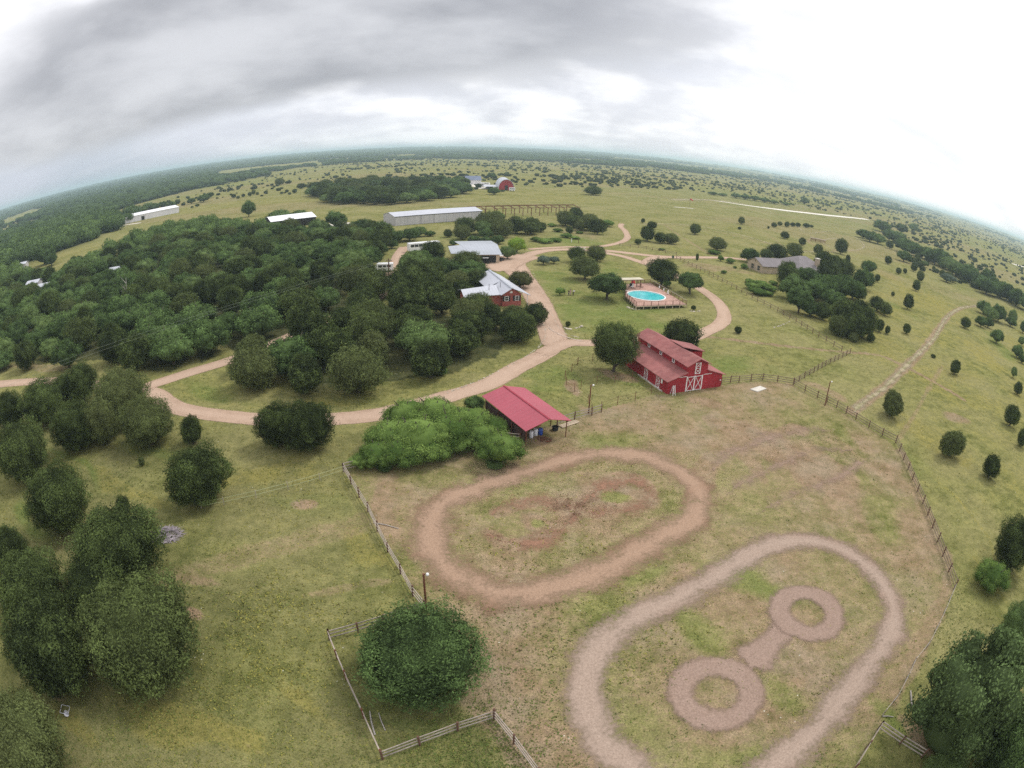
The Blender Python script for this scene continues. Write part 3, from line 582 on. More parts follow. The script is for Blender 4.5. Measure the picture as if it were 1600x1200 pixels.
def crown_mesh(name, kind, seed, n, size):
    """unit crown: radius 1, base at z=0, top near z=1.7"""
    rs = np.random.RandomState(seed); VV = []; FF = []; AV = []; base = 0
    def put(V, F, a):
        nonlocal base
        if F.shape[1] == 3: F = np.concatenate([F, F[:, 2:3]], 1)
        VV.append(V); FF.append(F+base); AV.append(a); base += len(V)
    if kind == 'juniper':
        lumps = fib(120, rs); lumps = lumps+rs.normal(0, .10, lumps.shape); lumps /= np.linalg.norm(lumps, axis=1)[:, None]
        amp = 0.27; k = 46; el = np.array([1, 1, 0.86])
        lw = rs.uniform(0.55, 1.22, len(lumps)); stretch = 1+0.12*rs.normal(size=2)
        big = fib(9, rs)+rs.normal(0, .25, (9, 3)); big /= np.linalg.norm(big, axis=1)[:, None]
        def rad(d):
            c = d@lumps.T; e = np.exp(-k*(1-c))*lw
            r = 1-amp+amp*np.max(e, axis=1)
            return r*(1-0.18*sm(-.35, -1, d[:, 2]))*(0.84+0.20*np.max(np.exp(-6*(1-d@big.T)), axis=1))*1.02
        def pos(d, r): q = d*r[:, None]*el; q[:, 2] = np.where(q[:, 2] < -0.62, -0.62+(q[:, 2]+0.62)*0.35, q[:, 2]); q[:, 2] += 0.80; q[:, 0] *= stretch[0]; return q
        d = fib(n, rs); f = rs.beta(3, 1.3, n)*0.30+0.78
        spike = (rs.rand(n) < 0.16)*rs.uniform(0, 0.17, n)*(0.5+0.7*(d[:, 2] > 0))
        C = pos(d, rad(d)*(f+spike)); N = d*np.array([1, 1, 1.1]); N /= np.linalg.norm(N, axis=1)[:, None]
        V, F = leaves(C, N, size, rs, 0.42, 0.85)
        rr0 = rad(d); a = np.clip((f-0.83)/0.27*0.55+(rr0-.78)*2.2+rs.normal(0, .18, n), 0, 1.25); put(V, F, np.repeat(a, 4))  # leaf colour darkens inward and in creases, imitating shade; tips are lighter
        cv, cf = ICO[4]; put(pos(cv, rad(cv)*0.80), cf, np.full(len(cv), .12))  # core coloured dark, like the shaded inside of the crown
    else:
        nb = {'oak': 44, 'tall': 34, 'bush': 34, 'open': 16}[kind]; B = []
        hz = {'oak': 0.62, 'tall': 0.95, 'bush': 0.5, 'open': 0.7}[kind]
        for i in range(nb):
            u = rs.uniform(0.05, 1); a = 2*math.pi*(i*0.618+rs.rand()*.2); rr = math.sqrt(1-u*u)*0.72 if i > 5 else rs.rand()*0.4
            B.append((rr*math.cos(a)*rs.uniform(.85, 1.1), rr*math.sin(a)*rs.uniform(.85, 1.1), 0.42+hz*u*rs.uniform(.8, 1.15) if i > 5 else rs.uniform(.4, .9)*(hz+.4), rs.uniform(0.17, 0.36)))
        B = np.array(B); per = n//nb
        for b in B:
            d = fib(per, rs); lum = fib(12, rs); rr = lumpR(d, lum, 9, 0.34)*b[3]*rs.uniform(0.64, 1.27, per)
            C = b[:3]+d*rr[:, None]*np.array([1, 1, .85])
            dist = np.min(np.array([np.linalg.norm((C-q[:3])/np.array([1, 1, .85]), axis=1)/q[3] if not np.allclose(q, b) else np.full(per, 9.) for q in B]), axis=0)
            keep = (dist > 0.88) & (C[:, 2] > 0.05) & ((d[:, 2] > -0.75) | (rs.rand(per) < .3)); C = C[keep]; dd = d[keep]
            V, F = leaves(C, dd, size, rs, 0.58, 0.8)
            put(V, F, np.repeat(np.clip(0.38+0.42*dd[:, 2]+rs.normal(0, .2, len(C))+0.16*(C[:, 2]-.8), 0, 1.2), 4))  # leaf colour lightens on upward sides, imitating light from above
            if kind != 'open':
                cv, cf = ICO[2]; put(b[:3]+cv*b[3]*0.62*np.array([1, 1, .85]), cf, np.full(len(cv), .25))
        if kind != 'open':
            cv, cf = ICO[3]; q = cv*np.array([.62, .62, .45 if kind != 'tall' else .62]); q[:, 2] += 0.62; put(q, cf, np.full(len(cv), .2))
    V = np.concatenate(VV); F = np.concatenate(FF); A = np.concatenate(AV)
    # degenerate quads become triangles through validate(); keep them apart instead
    q = F[:, 2] != F[:, 3]; me = bpy.data.meshes.new(name); me.vertices.add(len(V)); me.vertices.foreach_set('co', V.astype(np.float32).ravel())
    F4, F3 = F[q], F[~q][:, :3]; me.loops.add(F4.size+F3.size)
    me.loops.foreach_set('vertex_index', np.concatenate([F4.ravel(), F3.ravel()]).astype(np.int32)); me.polygons.add(len(F4)+len(F3))
    st = np.concatenate([np.arange(len(F4))*4, F4.size+np.arange(len(F3))*3]).astype(np.int32); me.polygons.foreach_set('loop_start', st)
    me.polygons.foreach_set('loop_total', np.concatenate([np.full(len(F4), 4), np.full(len(F3), 3)]).astype(np.int32))
    at = me.attributes.new('v', 'FLOAT', 'POINT'); at.data.foreach_set('value', A.astype(np.float32)); me.update(); return me
def trunk_mesh(seed, style):
    rs = random.Random(seed); m = MB()
    h = 0.75; lean = (rs.uniform(-.08, .08), rs.uniform(-.08, .08))
    m.tube([(0, 0, -0.05), (lean[0]*.4, lean[1]*.4, h*.35), (lean[0], lean[1], h*.7), (lean[0]*1.4, lean[1]*1.4, h*1.2)], [0.085, 0.062, 0.045, 0.02], 8)
    for i in range(7 if style else 6):
        a = 2*math.pi*i/6+rs.uniform(-.3, .3); z0 = rs.uniform(.12, .45); L = rs.uniform(.4, .68)
        p0 = (lean[0]*z0, lean[1]*z0, z0)
        p1 = (p0[0]+math.cos(a)*L*.45, p0[1]+math.sin(a)*L*.45, z0+.22); p2 = (p0[0]+math.cos(a+.2)*L, p0[1]+math.sin(a+.2)*L, z0+.55)
        m.tube([p0, p1, p2], [0.04, 0.027, 0.010], 5)
    me = bpy.data.meshes.new('trunk'); me.from_pydata(m.v, [], m.f); me.materials.append(M_BARK); return me
CR = {}
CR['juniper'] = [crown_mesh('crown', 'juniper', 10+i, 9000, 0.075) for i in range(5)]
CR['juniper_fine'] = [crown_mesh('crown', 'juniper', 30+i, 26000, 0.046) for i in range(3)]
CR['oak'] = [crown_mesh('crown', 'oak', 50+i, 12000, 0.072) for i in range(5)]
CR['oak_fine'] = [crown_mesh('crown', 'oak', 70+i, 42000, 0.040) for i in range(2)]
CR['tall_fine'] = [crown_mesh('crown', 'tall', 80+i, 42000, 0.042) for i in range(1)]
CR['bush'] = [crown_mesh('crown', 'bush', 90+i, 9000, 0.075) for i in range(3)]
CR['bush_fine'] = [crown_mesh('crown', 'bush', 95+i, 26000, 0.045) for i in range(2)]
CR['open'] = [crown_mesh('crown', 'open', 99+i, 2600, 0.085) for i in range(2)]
TRK = [trunk_mesh(i, i % 2) for i in range(4)]
_mc = {}
def crown_of(kind, i, mat):
    k = (kind, i % len(CR[kind]), mat.name)
    if k not in _mc:
        me = CR[kind][k[1]]
        if len(me.materials) and me.materials[0] != mat: me = me.copy(); me.materials.clear()
        if len(me.materials) == 0: me.materials.append(mat)
        _mc[k] = me
    return _mc[k]
TR = random.Random(3); N_TREE = [0]; PLACED = []
def tree(name, kind, mat, x, y, width, height, label, cat, group=None, lift=0.0):
    """Empty at the foot of the tree > crown, trunk"""
    i = N_TREE[0]; N_TREE[0] += 1; PLACED.append((x, y, width/2))
    e = thing(name, label, cat, (x, y, Z(x, y)-0.05), TR.uniform(0, 6.28), group)
    c = link('crown', crown_of(kind, TR.randrange(9), mat), None, e)
    c.scale = (width/2, width/2*TR.uniform(.93, 1.07), height/1.66); c.location = (0, 0, lift*height)
    k = link('trunk', TRK[TR.randrange(4)], None, e); k.scale = (width/2*.85, width/2*.85, height*0.75)
    return e
def tree_px(name, kind, mat, cx, cy, wpx, ratio, label, cat, group=None, lift=0.0):
    """a tree whose crown centre is seen at cx, cy and is wpx wide in the photo"""
    wd = 6.0
    for _ in range(4):
        zc = wd*ratio*0.5; a = W([(cx, cy)], zc); d = rays([(cx-wpx/2, cy), (cx+wpx/2, cy)]); x, y = float(a[0][0]), float(a[0][1])
        wd = 2*math.sin(math.acos(min(1, float(d[0]@d[1])))/2)*math.sqrt(x*x+y*y+(HC-Z(x, y)-zc)**2)*1.1; wd = min(wd, 25)
    return tree(name, kind, mat, x, y, wd, wd*ratio, label, cat, group, lift)

J, OK, BU = 'juniper', 'oak', 'bush'
JL, OL = 'juniper_tree', 'oak_tree'
# single trees near the camera: (kind, cx, cy, width in photo, height/width, label)
NEAR = [
 ('jf', 215, 985, 168, .82, 'largest dark juniper, right front of the dense clump in the lower left meadow'),
 ('jf', 68, 1000, 140, .85, 'big dark juniper left of the largest one in the lower left clump'),
 ('jf', 180, 850, 128, .82, 'round dark juniper directly left of the grey brush pile'),
 ('jf', 150, 918, 95, .85, 'juniper squeezed between the brush pile juniper and the largest juniper'),
 ('jf', 45, 915, 100, .8, 'juniper at the back left of the lower left clump'),
 ('jf', 12, 858, 66, .9, 'small juniper cut by the left edge above the lower left clump'),
 ('jf', 20, 1158, 128, .85, 'juniper in the very bottom left corner beside the white frame'),
 ('jf', 88, 778, 96, .92, 'egg shaped dark juniper standing alone in the left meadow'),
 ('jf', 307, 742, 100, .82, 'neat round dark juniper beside the end of the wire fence'),
 ('jf', 432, 662, 76, .85, 'left one of the twin junipers touching the gravel driveway'),
 ('jf', 478, 663, 80, .95, 'right one of the twin junipers touching the gravel driveway'),
 ('jf', 32, 703, 82, .9, 'dark juniper at the left edge below the driveway cluster'),
 ('jf', 228, 658, 78, .85, 'rightmost juniper of the cluster below the driveway fork'),
 ('jf', 188, 618, 84, .85, 'tallest juniper in the cluster below the driveway fork'),
 ('jf', 115, 665, 74, .82, 'front left juniper of the cluster below the driveway fork'),
 ('jf', 156, 655, 70, .85, 'juniper in the middle of the cluster below the driveway fork'),
 ('jf', 126, 596, 58, .8, 'small juniper at the back of the cluster by the driveway'),
 ('jf', 64, 628, 72, .75, 'juniper between the driveway and the left edge of the photo'),
 ('jf', 14, 640, 54, .85, 'juniper cut by the left edge beside the driveway'),
 ('jf', 98, 606, 40, .8, 'small dark juniper hiding the driveway near the left edge'),
 ('j', 298, 671, 42, 1.0, 'small pointed juniper on the grass below the driveway bend'),
 ('j', 221, 720, 12, 1.1, 'tiny juniper seedling in the left meadow'),
 ('j', 192, 788, 22, 1.2, 'young juniper sprouting above the brush pile juniper'),
 ('of', 656, 1022, 206, .50, 'spreading dark green oak inside the small fenced pen in front'),
 ('tf', 1530, 1082, 190, .95, 'tall clumpy green oak in the lower right corner beyond the fence'),
 ('of', 1590, 1165, 120, .9, 'dark oak cut by the bottom right corner'),
 ('of', 1480, 1205, 70, .6, 'low green bush behind the rails at the bottom right'),
 ('of', 1592, 972, 52, .9, 'dark tree cut by the right edge above the tall oak'),
 ('bf', 1556, 890, 58, .8, 'greyish green bushy tree in front of the dark junipers by the right edge'),
 ('jf', 1588, 848, 66, 1.0, 'dark juniper by the right edge behind the greyish bushy tree'),
 ('j', 1396, 630, 42, .85, 'round juniper beside the ranch track outside the arena fence'),
 ('j', 1489, 692, 44, .8, 'spiky juniper on the golden slope right of the arena'),
 ('j', 1550, 728, 30, .95, 'egg shaped juniper below the spiky one near the right edge'),
 ('j', 1582, 648, 26, 1.0, 'upright juniper near the right edge above the egg shaped one'),
 ('j', 1493, 573, 21, .9, 'small juniper on the slope right of the ranch track'),
 ('j', 1598, 683, 18, 1.2, 'small juniper cut by the right edge'),
 ('j', 1591, 606, 14, 1.1, 'small juniper high on the right edge'),
 ('jf', 961, 552, 78, .85, 'round juniper with visible trunk at the left side of the red barn'),
 ('j', 1066, 522, 62, .75, 'juniper rising behind the red barn'),
 ('o', 950, 449, 60, .74, 'lawn oak left of the swimming pool'),
 ('j', 1035, 427, 52, .72, 'wide dark juniper behind the pool deck'),
 ('o', 1080, 442, 46, .8, 'round lawn tree right of the pool deck'),
 ('j', 915, 421, 46, .72, 'front one of the three junipers on the upper lawn'),
 ('j', 901, 399, 28, .8, 'left back one of the three junipers on the upper lawn'),
 ('j', 932, 395, 32, .75, 'right back one of the three junipers beside the upper drive'),
 ('lime', 808, 377, 32, 1.05, 'bright lime green tree beside the grey roofed building'),
 ('o', 793, 390, 28, 1.0, 'dark green tree in front of the lime green tree'),
 ('oli', 813, 432, 38, .9, 'olive brown tree right of the white roofed ranch house'),
 ('gry', 849, 405, 22, .8, 'grey leaved bush at the top of the lawn, left one of two'),
 ('gry', 866, 405, 18, .8, 'grey leaved bush at the top of the lawn, right one of two'),
 ('br', 875, 454, 17, .9, 'small bright green bush on the lawn beside the people'),
 ('br', 1042, 443, 17, .9, 'light green shrub between the pool deck and the round lawn tree'),
 ('j', 1154, 515, 13, .8, 'small shrub in the pasture above the barn'),
 ('j', 1084, 481, 8, .9, 'tiny shrub in a stone bed below the pool deck'),
 ('j', 887, 507, 9, .9, 'tiny shrub in the rock bed on the lawn by the drive'),
 ('j', 1090, 401, 6, 2.0, 'thin young conifer beside the upper drive'),
 ('gry', 1052, 400, 5, 1.6, 'thin young tree at the start of the upper fence'),
 ('br', 1127, 401, 10, 1.2, 'light green sapling by the drive to the stone house'),
 ('br', 1142, 405, 18, .6, 'larger green shrub left of the stone house'),
 ('br', 1163, 414, 14, .75, 'rounded green shrub at the gable of the stone house'),
 ('br', 1132, 423, 10, .8, 'small green shrub in front of the stone house drive'),
 ('br', 1149, 416, 7, .8, 'smallest green shrub among those left of the stone house'),
 ('br', 1116, 392, 22, .4, 'low green shrub row above the drive to the stone house'),
 ('j', 1122, 380, 28, .7, 'dark juniper above the drive to the stone house'),
 ('o', 1174, 394, 30, .95, 'dark oak behind the gable end of the stone house'),
 ('j', 1232, 427, 38, 1.0, 'dark tree standing in front of the stone house roof'),
 ('o', 1251, 470, 46, .85, 'oak with bare trunk at the lower end of the grove by the stone house'),
 ('o', 605, 372, 10, .8, None),
]
MATS = {'j': (J, M_JUN, JL, 'tree'), 'jf': ('juniper_fine', M_JUN, JL, 'tree'), 'o': (OK, M_OAK, OL, 'tree'), 'of': ('juniper_fine', M_OAK, OL, 'tree'), 'tf': ('tall_fine', M_OAKL, OL, 'tree'),
        'bf': ('bush_fine', M_BRI, 'shrub', 'shrub'), 'lime': (BU, M_LIM, 'lime_green_tree', 'tree'), 'oli': ('oak', M_OLI, 'olive_tree', 'tree'), 'gry': (BU, M_GRY, 'shrub', 'shrub'), 'br': (BU, M_BRI, 'shrub', 'shrub')}
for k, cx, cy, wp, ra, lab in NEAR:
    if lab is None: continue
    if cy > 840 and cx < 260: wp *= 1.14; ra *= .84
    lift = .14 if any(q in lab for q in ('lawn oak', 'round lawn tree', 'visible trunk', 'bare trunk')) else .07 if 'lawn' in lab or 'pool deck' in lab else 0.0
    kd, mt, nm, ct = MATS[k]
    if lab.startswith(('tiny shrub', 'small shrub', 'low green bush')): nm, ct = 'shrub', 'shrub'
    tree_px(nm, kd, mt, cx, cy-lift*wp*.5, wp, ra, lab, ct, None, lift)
# groups of look-alikes: (label, group, kind, [(cx, cy, w, ratio)...])
GROUPS = [
 ('dark green oak in the grove beside and behind the stone house', 'grove by the stone house', 'o',
  [(1243, 442, 54, .85), (1275, 448, 46, .85), (1290, 440, 50, .9), (1316, 440, 52, .9), (1268, 478, 34, .8), (1303, 462, 40, .9), (1335, 446, 40, .95), (1351, 430, 34, 1.1), (1359, 413, 24, 1.0), (1262, 425, 40, .8)]),
 ('dark juniper among the trees round the stone house', 'junipers round the stone house', 'j',
  [(1287, 406, 34, .8), (1304, 410, 28, .8), (1318, 420, 36, .8), (1198, 397, 22, .75), (1215, 393, 34, .65), (1242, 390, 28, .75), (1287, 485, 26, .95), (1295, 425, 36, .9), (1343, 455, 26, .9)]),
 ('dark juniper of the clump at the lower end of the stone house grove', 'juniper clump below the stone house grove', 'j',
  [(1322, 492, 48, .95), (1336, 508, 40, .9), (1352, 502, 38, 1.1), (1312, 508, 32, .9), (1335, 526, 16, .9), (1361, 527, 14, .8), (1345, 484, 30, 1.0)]),
 ('small round juniper scattered on the grassy hillside right of the stone house', 'junipers on the right hillside', 'j',
  [(1371, 434, 10, 1.1), (1315, 384, 20, 1.1), (1325, 405, 9, 1.4), (1279, 389, 17, .9), (1371, 474, 24, .8), (1384, 482, 20, .9), (1375, 508, 16, 1.1), (1387, 515, 9, 1.3), (1417, 513, 14, 1.0), (1420, 471, 18, 1.1),
   (1395, 459, 6, 1.1), (1432, 446, 14, 1.0), (1438, 431, 13, 1.1), (1428, 418, 10, 1.0), (1435, 409, 10, 1.1), (1433, 400, 9, 1.1), (1404, 423, 10, .9), (1414, 423, 8, .9), (1388, 406, 12, .95), (1390, 382, 12, .9), (1509, 504, 17, .8), (1458, 556, 8, .6), (1483, 430, 13, .7), (1472, 427, 10, .9), (1459, 419, 6, 1)]),
 ('dark juniper standing alone in the field beyond the upper drive', 'junipers in the far field', 'j',
  [(1087, 357, 19, .85), (1159, 344, 12, .9), (1227, 367, 14, .75), (1254, 377, 13, .85), (1005, 344, 8, .9), (997, 377, 11, .8), (1156, 356, 6, .7), (1201, 355, 4, 1), (927, 297, 29, .48), (890, 359, 13, .8)]),
 ('dark bush in the short row across the far field', 'row of bushes in the far field', 'j',
  [(1210, 351, 9, .8), (1219, 349, 8, .8), (1230, 350, 11, .75), (1239, 350.5, 8, .8), (1247, 351, 9, .7), (1260, 352, 11, .6), (1268, 353, 7, .6)]),
 ('dark juniper in the little clump right of the curving lane', 'clump right of the lane', 'j',
  [(1012, 364, 27, .85), (1019, 351, 16, .75), (1032, 371, 19, .85), (1049, 372, 24, .65)]),
 ('dark juniper in the clump left of the curving lane', 'clump left of the lane', 'j',
  [(884, 340, 34, .7), (900, 334, 32, .7), (921, 346, 34, .75), (934, 353, 28, .85), (908, 350, 24, .8), (897, 345, 28, .7)]),
 ('dark tree in the clump between the hangar and the grey roofed building', 'clump behind the grey roof', 'j',
  [(727, 352, 38, .72), (722, 362, 30, .75), (771, 347, 40, .85), (785, 356, 36, .8), (806, 351, 34, .75), (830, 352, 44, .6), (845, 354, 22, .7), (757, 344, 30, .8), (700, 364, 14, .9)]),
 ('mid green tree among the dark clump by the grey roofed building', 'green trees behind the grey roof', 'o',
  [(755, 352, 34, .85), (760, 362, 24, .9), (742, 372, 26, .6), (760, 373, 24, .55), (778, 372, 22, .8), (775, 335, 30, .7), (709, 377, 15, .8)]),
 ('low green thicket shrub on the rough ground above the upper drive', 'thicket above the drive', 'br',
  [(838, 372, 20, .5), (852, 374, 26, .4), (868, 373, 22, .4), (886, 366, 20, .5), (898, 370, 18, .35), (872, 358, 18, .45), (862, 350, 16, .5), (950, 346, 24, .6), (905, 362, 14, .35), (1034, 388, 12, .4)]),
 ('bright green vine covered shrub in the mass below the stone house', 'green mass below the stone house', 'br',
  [(1176, 444, 22, .5), (1190, 441, 26, .5), (1203, 447, 22, .5), (1186, 453, 24, .45), (1198, 456, 20, .4), (1172, 437, 14, .5), (1209, 440, 14, .5)]),
 ('bright green mesquite in the big thicket beside the red roofed shelter', 'mesquite thicket beside the shelter', 'bf',
  [(640, 640, 74, .7), (680, 636, 70, .7), (610, 672, 70, .7), (655, 670, 84, .7), (700, 660, 74, .75), (735, 650, 66, .7), (590, 700, 56, .65), (625, 698, 60, .7), (668, 692, 62, .65), (712, 680, 56, .6), (748, 672, 52, .7), (783, 690, 62, .8), (565, 715, 36, .6), (770, 660, 44, .7)]),
 ('dark green shrub beside the shelter roof and thicket', 'shrubs by the shelter', 'o', [(742, 625, 32, .8), (600, 727, 26, .5), (772, 722, 32, .35)]),
 ('green oak of the long belt in the valley to the right', 'tree belt in the right valley', 'o',
  [(1349, 363, 26, .6), (1360, 366, 28, .7), (1372, 370, 26, .7), (1379, 350, 30, .75), (1409, 354, 22, .8), (1428, 353, 17, .9), (1397, 368, 30, .55), (1408, 372, 22, .6), (1416, 380, 34, .75), (1430, 384, 22, .8), (1413, 397, 24, .8),
   (1449, 392, 26, .85), (1462, 396, 32, .85), (1476, 400, 26, .9), (1490, 412, 32, .85), (1504, 418, 28, .8), (1516, 421, 30, .85), (1530, 436, 26, .8), (1545, 428, 26, 1.1), (1543, 443, 36, .7), (1560, 448, 30, .8), (1575, 452, 32, .8), (1590, 460, 30, .9), (1604, 466, 30, .9), (1437, 389, 26, .8), (1470, 402, 28, .8), (1483, 408, 28, .8), (1497, 418, 28, .8), (1510, 424, 28, .8), (1523, 430, 28, .8), (1537, 438, 28, .8), (1552, 440, 28, .8), (1568, 447, 28, .8), (1583, 457, 28, .8), (1404, 366, 24, .6), (1390, 362, 22, .6), (1474, 413, 18, .6), (1444, 410, 12, .9)]),
 ('pale green oak standing apart below the valley tree belt', 'pale oaks by the valley', 'gry', [(1480, 431, 24, .65), (1489, 434, 16, .7)]),
 ('green tree of the lower belt near the right edge', 'lower belt at the right edge', 'o',
  [(1538, 476, 24, .9), (1548, 486, 26, .8), (1562, 484, 25, 1.1), (1534, 499, 20, .9), (1545, 501, 18, .9), (1583, 490, 14, 1.5), (1580, 500, 18, .8), (1559, 521, 24, .95), (1591, 545, 20, 1.0), (1597, 530, 12, 1.2), (1585, 578, 10, 1.8), (1598, 558, 14, 1), (1600, 508, 14, 1.3)]),
 ('tree along the fence row by the far left hangar', 'trees by the far left hangar', 'o',
  [(176, 343, 12, 1.0), (188, 338, 16, .9), (200, 333, 14, .9), (212, 328, 15, .9), (226, 324, 15, .8), (240, 321, 16, .8), (254, 318, 15, .8), (268, 318, 17, .8), (164, 348, 16, .8), (150, 350, 20, .8), (135, 358, 22, .9), (118, 366, 16, .9), (100, 377, 16, .9), (299, 312, 14, .8), (318, 307, 22, .7), (328, 303, 14, .8), (308, 320, 8, .7), (300, 323, 5, .8)]),
 ('tree above the roofs at the left end of the dense woodland', 'trees by the left roofs', 'o', [(68, 392, 34, .95), (56, 385, 26, .8), (33, 396, 16, 1.1), (80, 402, 22, .9), (70, 425, 32, .7), (15, 425, 20, 1.0), (115, 412, 38, .75), (104, 420, 28, .7)]),
 ('dark oak rising beside the white roofed building in the field', 'oaks by the white roof', 'o', [(425, 352, 26, .7), (445, 355, 28, .7), (468, 356, 28, .7), (490, 356, 26, .7), (508, 352, 22, .7), (436, 334, 36, .75), (466, 333, 30, .75), (524, 337, 36, .9), (388, 321, 22, 1.4), (420, 342, 26, .6)]),
 ('tree in the line at the back of the woodland beside the parked bus', 'trees by the parked bus', 'o', [(640, 362, 32, .8), (620, 366, 30, .8), (655, 358, 26, .8), (596, 362, 30, .7), (570, 362, 36, .7), (672, 363, 18, .6), (612, 378, 20, .9)]),
 ('tree standing by the red arched barn in the distance', 'trees by the arched barn', 'o', [(768, 272, 15, .85), (772, 296, 20, .75), (790, 290, 9, 1.4), (755, 280, 6, .8), (785, 297, 8, .6)]),
 ('low dark bush in the open field in front of the woods at the left', 'bushes in the left field', 'j', [(437, 283, 18, .6), (460, 298, 8, .8), (448, 298, 6, .8), (470, 290, 14, .6), (452, 302, 6, .6), (365, 306, 8, .8), (372, 308, 6, .8), (380, 305, 6, .8), (390, 303, 7, .9), (396, 300, 7, 1.1), (402, 302, 6, .8), (415, 300, 8, .6), (440, 301, 6, .6)]),
 ('leafy tree on the rise at the right end of the far airstrip', 'trees past the airstrip', 'o', [(1150, 304, 16, .6), (1165, 306, 18, .55), (1180, 308, 18, .55), (1195, 311, 18, .5), (1210, 314, 16, .5), (1258, 312, 14, .9), (1228, 317, 16, .4), (1115, 301, 18, .35), (1130, 303, 16, .35)]),
]
for lab, grp, k, L in GROUPS:
    kd, mt, nm, ct = MATS[k]
    if 'bush' in lab: nm, ct = 'bush', 'bush'
    if 'mesquite' in lab: nm, ct = 'mesquite_tree', 'tree'
    for cx, cy, wp, ra in L:
        if 'mesquite' in lab: wp, ra = wp*1.22, ra*1.12
        if 'vine' in lab: wp *= 1.25
        tree_px(nm, kd, mt, cx, cy, wp, ra, lab, ct, grp)

# ------------------------------------------------------------------ the dense woodland: nearest trees one by one, the rest as one mass
rs = np.random.RandomState(11)
def fill(poly, dmin, clear=None, n=60000):
    lo, hi = poly.min(0), poly.max(0); P_ = rs.uniform(lo, hi, (n, 2)); P_ = P_[inside(poly, P_[:, 0], P_[:, 1])]
    if clear is not None: P_ = P_[~clear(P_[:, 0], P_[:, 1])]
    cell = {}; out = []
    for p in P_:
        k = (int(p[0]//dmin), int(p[1]//dmin)); ok = True
        for a in (-1, 0, 1):
            for b in (-1, 0, 1):
                for q in cell.get((k[0]+a, k[1]+b), ()):
                    if (q[0]-p[0])**2+(q[1]-p[1])**2 < dmin*dmin: ok = False; break
        if ok: cell.setdefault(k, []).append(p); out.append(p)
    return np.array(out)
_b = lerp_path(W(ROADS['drive_branch'][0]), 4); _m = lerp_path(W(ROADS['drive_main'][0]), 4)
HOUSE = np.array([(-14.5, 131.5), (6.5, 137), (2, 163), (-14, 160)]); GREY = np.array([(-22, 184), (-2, 186), (-1, 224), (-24, 222)])
def clear(x, y):
    bb = _b[:len(_b)*52//100]; cc = _b[len(_b)*80//100:]
    c = (seg_dist(bb, x, y) < 5.5) | (seg_dist(cc, x, y) < 7.5) | (seg_dist(_m, x, y) < 7.0)
    for k in (HOUSE, GREY): c |= inside(k, x, y)
    c |= (np.hypot(x-2, y-134) < 5)
    for q in ((185, 419, 6), (53, 440, 9), (69, 445, 7), (470, 451, 5)):
        a = W1(q[0], q[1], 3.0); c |= np.hypot(x-a[0], y-a[1]) < q[2]; c |= np.hypot(x-a[0]*.965, y-a[1]*.965) < q[2]*.8
    c |= (x > -46) & (x < -30) & (y > 158) & (y < 184)
    return c
WP = fill(FOREST, 7.6, clear); rr_ = np.hypot(WP[:, 0], WP[:, 1]); WP = WP[np.argsort(rr_)]
NI = 300
def proj_px(x, y, z):
    q = np.stack([x, y, z-HC], -1)@R; q /= np.linalg.norm(q, axis=-1)[..., None]; th = np.arccos(q[..., 2]); r = FPX*th*(1-KPX*th*th); s = np.hypot(q[..., 0], q[..., 1])
    return 800+r*q[..., 0]/s, 600-r*q[..., 1]/s
ux, uy = proj_px(WP[:, 0], WP[:, 1], T(WP[:, 0], WP[:, 1])+3)
rest_pts = []
na_ = 0
for i, (x, y) in enumerate(WP):
    jun = (ux[i] > 440 and uy[i] > 430) or (uy[i] > 520 and ux[i] > 330); isj = TR.random() < (0.88 if jun else 0.30)
    wd = TR.uniform(8.2, 11.6) if not isj else TR.uniform(7.6, 10.8); ht = wd*(TR.uniform(.72, .95) if isj else TR.uniform(.72, 1.0))
    if ux[i] > 700: ht = min(ht, 6.3)
    if abs(ux[i]-783) < 45 and 455 < uy[i] < 505: ht = min(ht, 4.2); wd = min(wd, 6.5)
    if ux[i] < -30 or na_ >= NI: rest_pts.append((x, y, wd, ht, isj)); continue
    na_ += 1
    if jun: lab, grp = ('dark juniper in the dense thicket left of the white roofed ranch house', 'juniper thicket by the ranch house') if isj else ('mid green oak among the dark junipers left of the ranch house', 'oaks in the juniper thicket')
    else: lab, grp = ('dark juniper in the dense woodland on the left, behind the driveway', 'junipers in the left woodland') if isj else ('leafy green oak in the dense woodland on the left, behind the driveway', 'oaks in the left woodland')
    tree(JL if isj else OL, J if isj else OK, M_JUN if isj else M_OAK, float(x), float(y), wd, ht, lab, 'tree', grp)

def stuff_mesh(name, items, protos, mat, kind='stuff'):
    """items: array of (x, y, width, height) -> one mesh made of proto crowns"""
    Vs, Fs, As, base = [], [], [], 0; it = np.array(items, float); idx = rs.randint(0, len(protos), len(it)); ang = rs.uniform(0, 6.28, len(it)); sh = rs.normal(0, .22, len(it))
    for k, (pv, pf, pa) in enumerate(protos):
        s = it[idx == k]; a = ang[idx == k]; h = sh[idx == k]
        if len(s) == 0: continue
        ca, sa = np.cos(a)[:, None], np.sin(a)[:, None]; hw = s[:, 2:3]/2
        X = (pv[None, :, 0]*ca-pv[None, :, 1]*sa)*hw+s[:, 0:1]; Y = (pv[None, :, 0]*sa+pv[None, :, 1]*ca)*hw+s[:, 1:2]
        Zz = pv[None, :, 2]*s[:, 3:4]+T(s[:, 0], s[:, 1])[:, None]-0.3
        V = np.stack([X, Y, Zz], -1).reshape(-1, 3); n = len(s)
        F = (pf[None]+(np.arange(n)*len(pv))[:, None, None]).reshape(-1, pf.shape[1])+base
        Vs.append(V); Fs.append(F); As.append((pa[None]+h[:, None]).ravel()); base += len(V)
    me = np_mesh(name, np.concatenate(Vs), np.concatenate(Fs), False, {'v': np.concatenate(As)})
    return me
